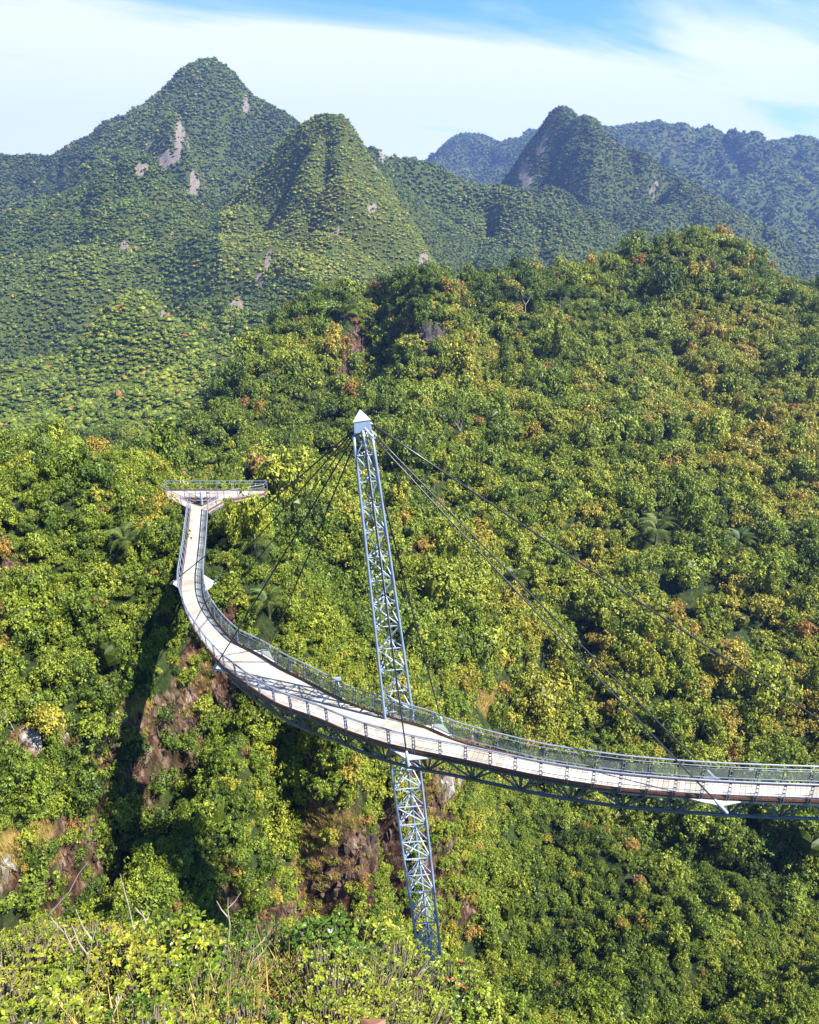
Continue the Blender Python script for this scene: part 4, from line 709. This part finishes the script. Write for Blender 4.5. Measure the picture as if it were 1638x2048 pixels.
# floodlight on a bracket behind the far railing
p = at_z(674, 1358, ZD + 1.0); o, i, t = frame(float(AL[np.argmin(np.linalg.norm(EI - np.array(at_z(690, 1406, ZD)), axis=1))])); fl = absroot('floodlight', p); tag(fl, 'small white floodlight on a bracket beyond the far railing left of the pylon', 'floodlight')
m = MB(); m.box(p, (.28, 0, .04), (0, .16, -.05), (0, .03, .13)); m.build('housing', M_STEELW, fl, bevel=.03); m = MB(); m.tube([p, p - UP * .5 + Vector((.3, -.6, 0)), i - UP * .1], .035, 6); m.build('bracket', M_STEELW, fl)
# ================================================================== FOREGROUND
GRI = bpy.data.collections.new('tuft_kinds')
def tuft(i, n, L, w, mat, spread=.25):
    rn = np.random.default_rng(300 + i); V = []; F = []; lv = []
    for k in range(n):
        a = rn.uniform(0, 6.28); b = np.array([rn.normal(0, spread * .4), rn.normal(0, spread * .4), 0]); l = L * rn.uniform(.5, 1.1); o = rn.uniform(.25, .95); d = np.array([math.cos(a), math.sin(a), 0]); sd = np.array([-d[1], d[0], 0]) * w; b0 = len(V)
        for t in (0, .4, .75, 1): p = b + d * o * l * t ** 1.6 + np.array([0, 0, l * (t - .45 * o * t * t)]); V += [p - sd * (1.05 - t), p + sd * (1.05 - t)]
        F += [(b0, b0 + 1, b0 + 3, b0 + 2), (b0 + 2, b0 + 3, b0 + 5, b0 + 4), (b0 + 4, b0 + 5, b0 + 7, b0 + 6)]; lv += [rn.uniform(0, 1)] * 3
    me = npmesh('tuft', np.array(V), np.array(F), [mat], False, {'lv': ('FACE', lv)}); o = bpy.data.objects.new('%02d_tuft' % i, me); GRI.objects.link(o)
tuft(0, 60, .8, .012, M_GRASS); tuft(1, 60, .8, .018, M_GRASS, .5); tuft(2, 34, 1.0, .02, M_GRASS)
n = 1500; gx = RNG.uniform(-9, 2.2, n); gy = RNG.uniform(2.2, 9.4, n); gz = hill_A(gx, gy); gs = RNG.uniform(.35, .7, n); gt = np.clip(.4 + .5 * fbm(gx, gy, 2.2, 2, 61) + .2 * RNG.normal(size=n), 0, 1)
fg = gn_scatter('long_grass', gx, gy, gz, gs, np.ones(n), RNG.uniform(0, 6.28, n), RNG.integers(0, 3, n), gt, GRI, [M_GRASS]); tag(fg, 'long arching yellow green grass between the foreground shrubs', 'grass', kind='stuff')
X, Y = band(30, 150, .33); D = gsample(DRYM, X, Y); Rk = gsample(ROCKM, X, Y); k = (RNG.uniform(0, 1, len(X)) < np.clip(D * 1.1 + Rk * .22, 0, 1)); X, Y = X[k], Y[k]; px2, py2, _ = project(np.stack([X, Y, gsample(GZ, X, Y)], -1)); k = (px2 > -300) & (px2 < 1900); X, Y = X[k], Y[k]; n = len(X); print('tufts', n)
dgo = gn_scatter('dry_grass', X, Y, gsample(GZ, X, Y), RNG.uniform(.7, 1.5, n), np.ones(n) * .8, RNG.uniform(0, 6.28, n), np.ones(n, int), RNG.uniform(.2, 1, n), GRI, [M_GRASS]); tag(dgo, 'orange brown dry grass clinging to the cliffs', 'grass', kind='stuff')
def shrub_mesh(seed, nros, spread, hgt, L, wid, nl=(7, 11), curl=.3):
    rn = np.random.default_rng(seed); V = []; F3 = []; F4 = []; l4 = []; l3 = []; st = MB()
    for k in range(nros):
        a = rn.uniform(0, 6.28); q = spread * math.sqrt(rn.uniform(0, 1)); h = hgt * (1 - .55 * (q / spread) ** 2) * rn.uniform(.55, 1.1); c = np.array([q * math.cos(a), q * math.sin(a), h]); up = np.array([c[0] * .6, c[1] * .6, .8]) + rn.normal(0, .18, 3); up /= np.linalg.norm(up)
        st.tube([(c[0] * .15, c[1] * .15, 0), tuple(c * [.7, .7, .55]), tuple(c)], [.012, .008, .005], 4, False); cb = rn.uniform(0, 1); t0 = rn.normal(size=3); u = np.cross(up, t0); u /= np.linalg.norm(u); w = np.cross(up, u)
        for j in range(rn.integers(*nl)):
            an = j * 2.4 + rn.uniform(-.3, .3); e = rn.uniform(.1, 1.15); d = (u * math.cos(an) + w * math.sin(an)) * math.cos(e) + up * math.sin(e); s = np.cross(d, up); s /= np.linalg.norm(s) + 1e-9; nn = np.cross(s, d); l = L * rn.uniform(.65, 1.15); b = len(V); W_ = l * wid
            P = lambda t, x, z=0: c + d * l * t + s * x * W_ - nn * (-z) * l + np.array([0, 0, -1]) * curl * l * t * t
            V += [P(0, 0), P(.4, -.7, .04), P(.4, .7, .04), P(.75, -1, .03), P(.75, 1, .03), P(1, 0), P(.4, 0, -.02), P(.75, 0, -.03)]
            F3 += [(b, b + 1, b + 6), (b, b + 6, b + 2), (b + 3, b + 5, b + 7), (b + 7, b + 5, b + 4)]; F4 += [(b + 1, b + 3, b + 7, b + 6), (b + 6, b + 7, b + 4, b + 2)]; x = .5 * cb + .5 * rn.uniform(0, 1); l3 += [x] * 4; l4 += [x] * 2
    me = npmesh('foliage', np.array(V), [np.array(F3), np.array(F4)], [M_SHRUB], False, {'lv': ('FACE', l3 + l4)}); ms = bpy.data.meshes.new('stems'); ms.from_pydata(st.v, [], st.f); ms.materials.append(M_BARK); return me, ms
SHM = [shrub_mesh(1, 120, .6, .85, .08, .20), shrub_mesh(2, 80, .5, 1.0, .11, .18), shrub_mesh(3, 230, .6, .75, .045, .26), shrub_mesh(4, 170, .6, .9, .065, .20), shrub_mesh(5, 200, .6, .7, .06, .18, (5, 9)), shrub_mesh(6, 44, .45, .95, .15, .16)]
SLB = ['rosette-leaved green shrub', 'big-leaved upright shrub', 'fine-leaved dense shrub', 'glossy-leaved shrub', 'small-leaved twiggy shrub', 'long-leaved tufted shrub']
cnt = 0
for iy, y in enumerate(np.arange(3.0, 9.3, .52)):
    for x in np.arange(-8.2, 2.6, .66):
        xx = x + random.uniform(-.28, .28) + (iy % 2) * .33; yy = y + random.uniform(-.22, .22); z = float(hill_A(np.array(xx), np.array(yy))); px, py, _ = project([xx, yy, z + .7])
        if not (-160 < px < 1080 and py < 2240) or (abs(xx - .0) < .25 and yy < 3.6): continue
        if random.random() < .12: continue
        lv = float(fbm(np.array(xx), np.array(yy), 1.7, 2, 71)); k = random.choice([0, 0, 1, 3, 5, 2] if lv > 0 else [2, 2, 4, 3, 4]); ti = min(1, max(0, .42 + .45 * lv * -1 + random.gauss(0, .16) if k in (2, 4) else .38 + random.gauss(0, .2) + .15 * lv))
        e = empty('leafy_shrub', (xx, yy, z - .05), random.uniform(0, 6.28)); sc = random.uniform(.75, 1.15); e.scale = (sc,) * 3
        for nm, me in (('foliage', SHM[k][0]), ('stems', SHM[k][1])): o = bpy.data.objects.new(nm, me); COL.objects.link(o); o.parent = e; o['tint'] = ti
        col = 'bright green' if ti < .4 else 'yellow green' if ti < .62 else 'olive brown'; pl = ('at the top edge' if py < 1890 else 'mid height' if py < 1980 else 'at the bottom edge') + ' of the thicket, ' + ('far left' if px < 130 else 'left' if px < 330 else 'centre left' if px < 560 else 'centre' if px < 760 else 'right')
        tag(e, '%s %s %s' % (col, SLB[k].replace('green ', ''), pl), 'shrub', 'shrubs of the foreground thicket'); cnt += 1
print('shrubs', cnt)
# red flowers on one shrub
e = empty('flowering_shrub', at_y(905, 1975, 7.6) - Vector((0, 0, .55))); tag(e, 'shrub with small red flower heads to the right below the pylon foot', 'shrub')
o = bpy.data.objects.new('foliage', SHM[3][0]); COL.objects.link(o); o.parent = e; o['tint'] = .5; o = bpy.data.objects.new('stems', SHM[3][1]); COL.objects.link(o); o.parent = e
m = MB()
for px, py in ((884, 1955), (895, 1958), (906, 1960), (922, 1970), (930, 1976), (921, 1922), (885, 1940), (840, 1960), (846, 1966), (832, 1955)):
    c = at_y(px, py, 7.1) - e.location
    for k in range(9): a = random.uniform(0, 6.28); d = Vector((math.cos(a), math.sin(a), random.uniform(.1, .8))).normalized(); s = Vector((-d.y, d.x, 0)) * .007; q = c + Vector((random.gauss(0, .012), random.gauss(0, .012), 0)); m.poly([q, q + d * .013 + s, q + d * .024, q + d * .013 - s])
m.build('flowers', M_RED, e)
# bare sticks
for (a, b, y, lab) in (((264, 1846), (240, 1747), 7.6, 'straight bare stick leaning left above the thicket'), ((110, 1811), (176, 1723), 8.0, 'long thin pale stem leaning right above the thicket'), ((157, 1998), (195, 1840), 6.2, 'forked white dead branch in the lower left thicket'), ((152, 1935), (125, 1845), 6.6, 'thin pale twig left of the forked dead branch'), ((455, 1880), (456, 1795), 7.3, 'small white forked twig in front of the dark rocks'), ((505, 1985), (508, 1870), 6.6, 'white bare twig among shrubs right of the middle'), ((300, 1870), (283, 1820), 7.4, 'short forked pale twig near the thicket top'), ((225, 2030), (243, 1990), 5.2, 'short thick dead twig near the bottom edge'), ((800, 1985), (815, 1920), 7.0, 'pale twig left below the pylon foot'), ((5, 2020), (3, 1905), 6.0, 'pale upright twig at the left edge')):
    p = at_y(*a, y); q = at_y(*b, y + .1); d = q - p; e = empty('dead_twig', p); tag(e, lab, 'twig', 'bare twigs in the thicket'); m = MB(); rn = random.Random(int(a[0])); w = Vector((d.z, 0, -d.x)) * .06 * rn.uniform(-1, 1)
    m.tube([-d * .3, d * .35 + w, d * .7, d], [.009, .008, .006, .003], 5)
    if 'fork' in lab or 'twig' in lab:
        for t in (.55, .75): c = d * t; s = rn.choice((-1, 1)); m.tube([c, c + d * .12 + Vector((s * .06, .02, 0)) * d.length * 2.2, c + d * .3 + Vector((s * .1, .03, 0)) * d.length * 2.4], [.008, .006, .003], 4)
    m.build('branches', M_BARE, e)
pp = at_y(745, 2050, 3.2); e = absroot('wooden_post', pp - UP * 1.6); tag(e, 'brown wooden post with pyramid top at the bottom edge of the picture', 'post')
m = MB(); m.box(pp - UP * .9, (.06, 0, 0), (0, .06, 0), UP * .84); m.build('shaft', M_WOOD, e, bevel=.01)
m = MB(); q = pp - UP * .06; m.v = [tuple(q + Vector(v)) for v in ((-.08, -.08, -.03), (.08, -.08, -.03), (.08, .08, -.03), (-.08, .08, -.03), (-.08, -.08, 0), (.08, -.08, 0), (.08, .08, 0), (-.08, .08, 0), (0, 0, .05))]; m.f = [(3, 2, 1, 0)] + [(k, (k + 1) % 4, 4 + (k + 1) % 4, 4 + k) for k in range(4)] + [(4 + k, 4 + (k + 1) % 4, 8) for k in range(4)]; m.build('cap', M_WOOD, e)
# ================================================================== HAZE
m = MB(); m.box((0, 2400, 60), (5200, 0, 0), (0, 2600, 0), (0, 0, 500)); hz = m.build('haze', M_GROUND); tag(hz, kind='stuff'); hz['label'] = 'pale blue haze over the distant mountains'
hm, N, L, out = newmat('haze'); v = N.new('ShaderNodeVolumePrincipled'); v.inputs['Color'].default_value = (.27, .44, 1.0, 1); v.inputs['Density'].default_value = HAZE = 0.00011; v.inputs['Anisotropy'].default_value = .2; L.new(v.outputs[0], out.inputs['Volume']); hz.data.materials.clear(); hz.data.materials.append(hm)

# labels that several things still share: tell them apart by their order from left to right
byl = {}
for o in SC.objects:
    if o.parent is None and o.get('label') and o.get('category'): byl.setdefault(o['label'], []).append(o)
ORD = ['leftmost', 'second from left', 'third from left', 'fourth from left', 'fifth from left', 'sixth from left', 'seventh from left', 'eighth from left', 'ninth from left', 'tenth from left', 'eleventh from left']
for lab, os_ in byl.items():
    if len(os_) < 2 or len(os_) > 12: continue
    os_.sort(key=lambda o: float(project(list(o.location))[0]))
    for k, o in enumerate(os_): o['label'] = lab + ', ' + (ORD[k] if k < len(os_) - 1 else 'rightmost')
print('longest label', max(len(o['label'].split()) for o in SC.objects if o.get('label')))
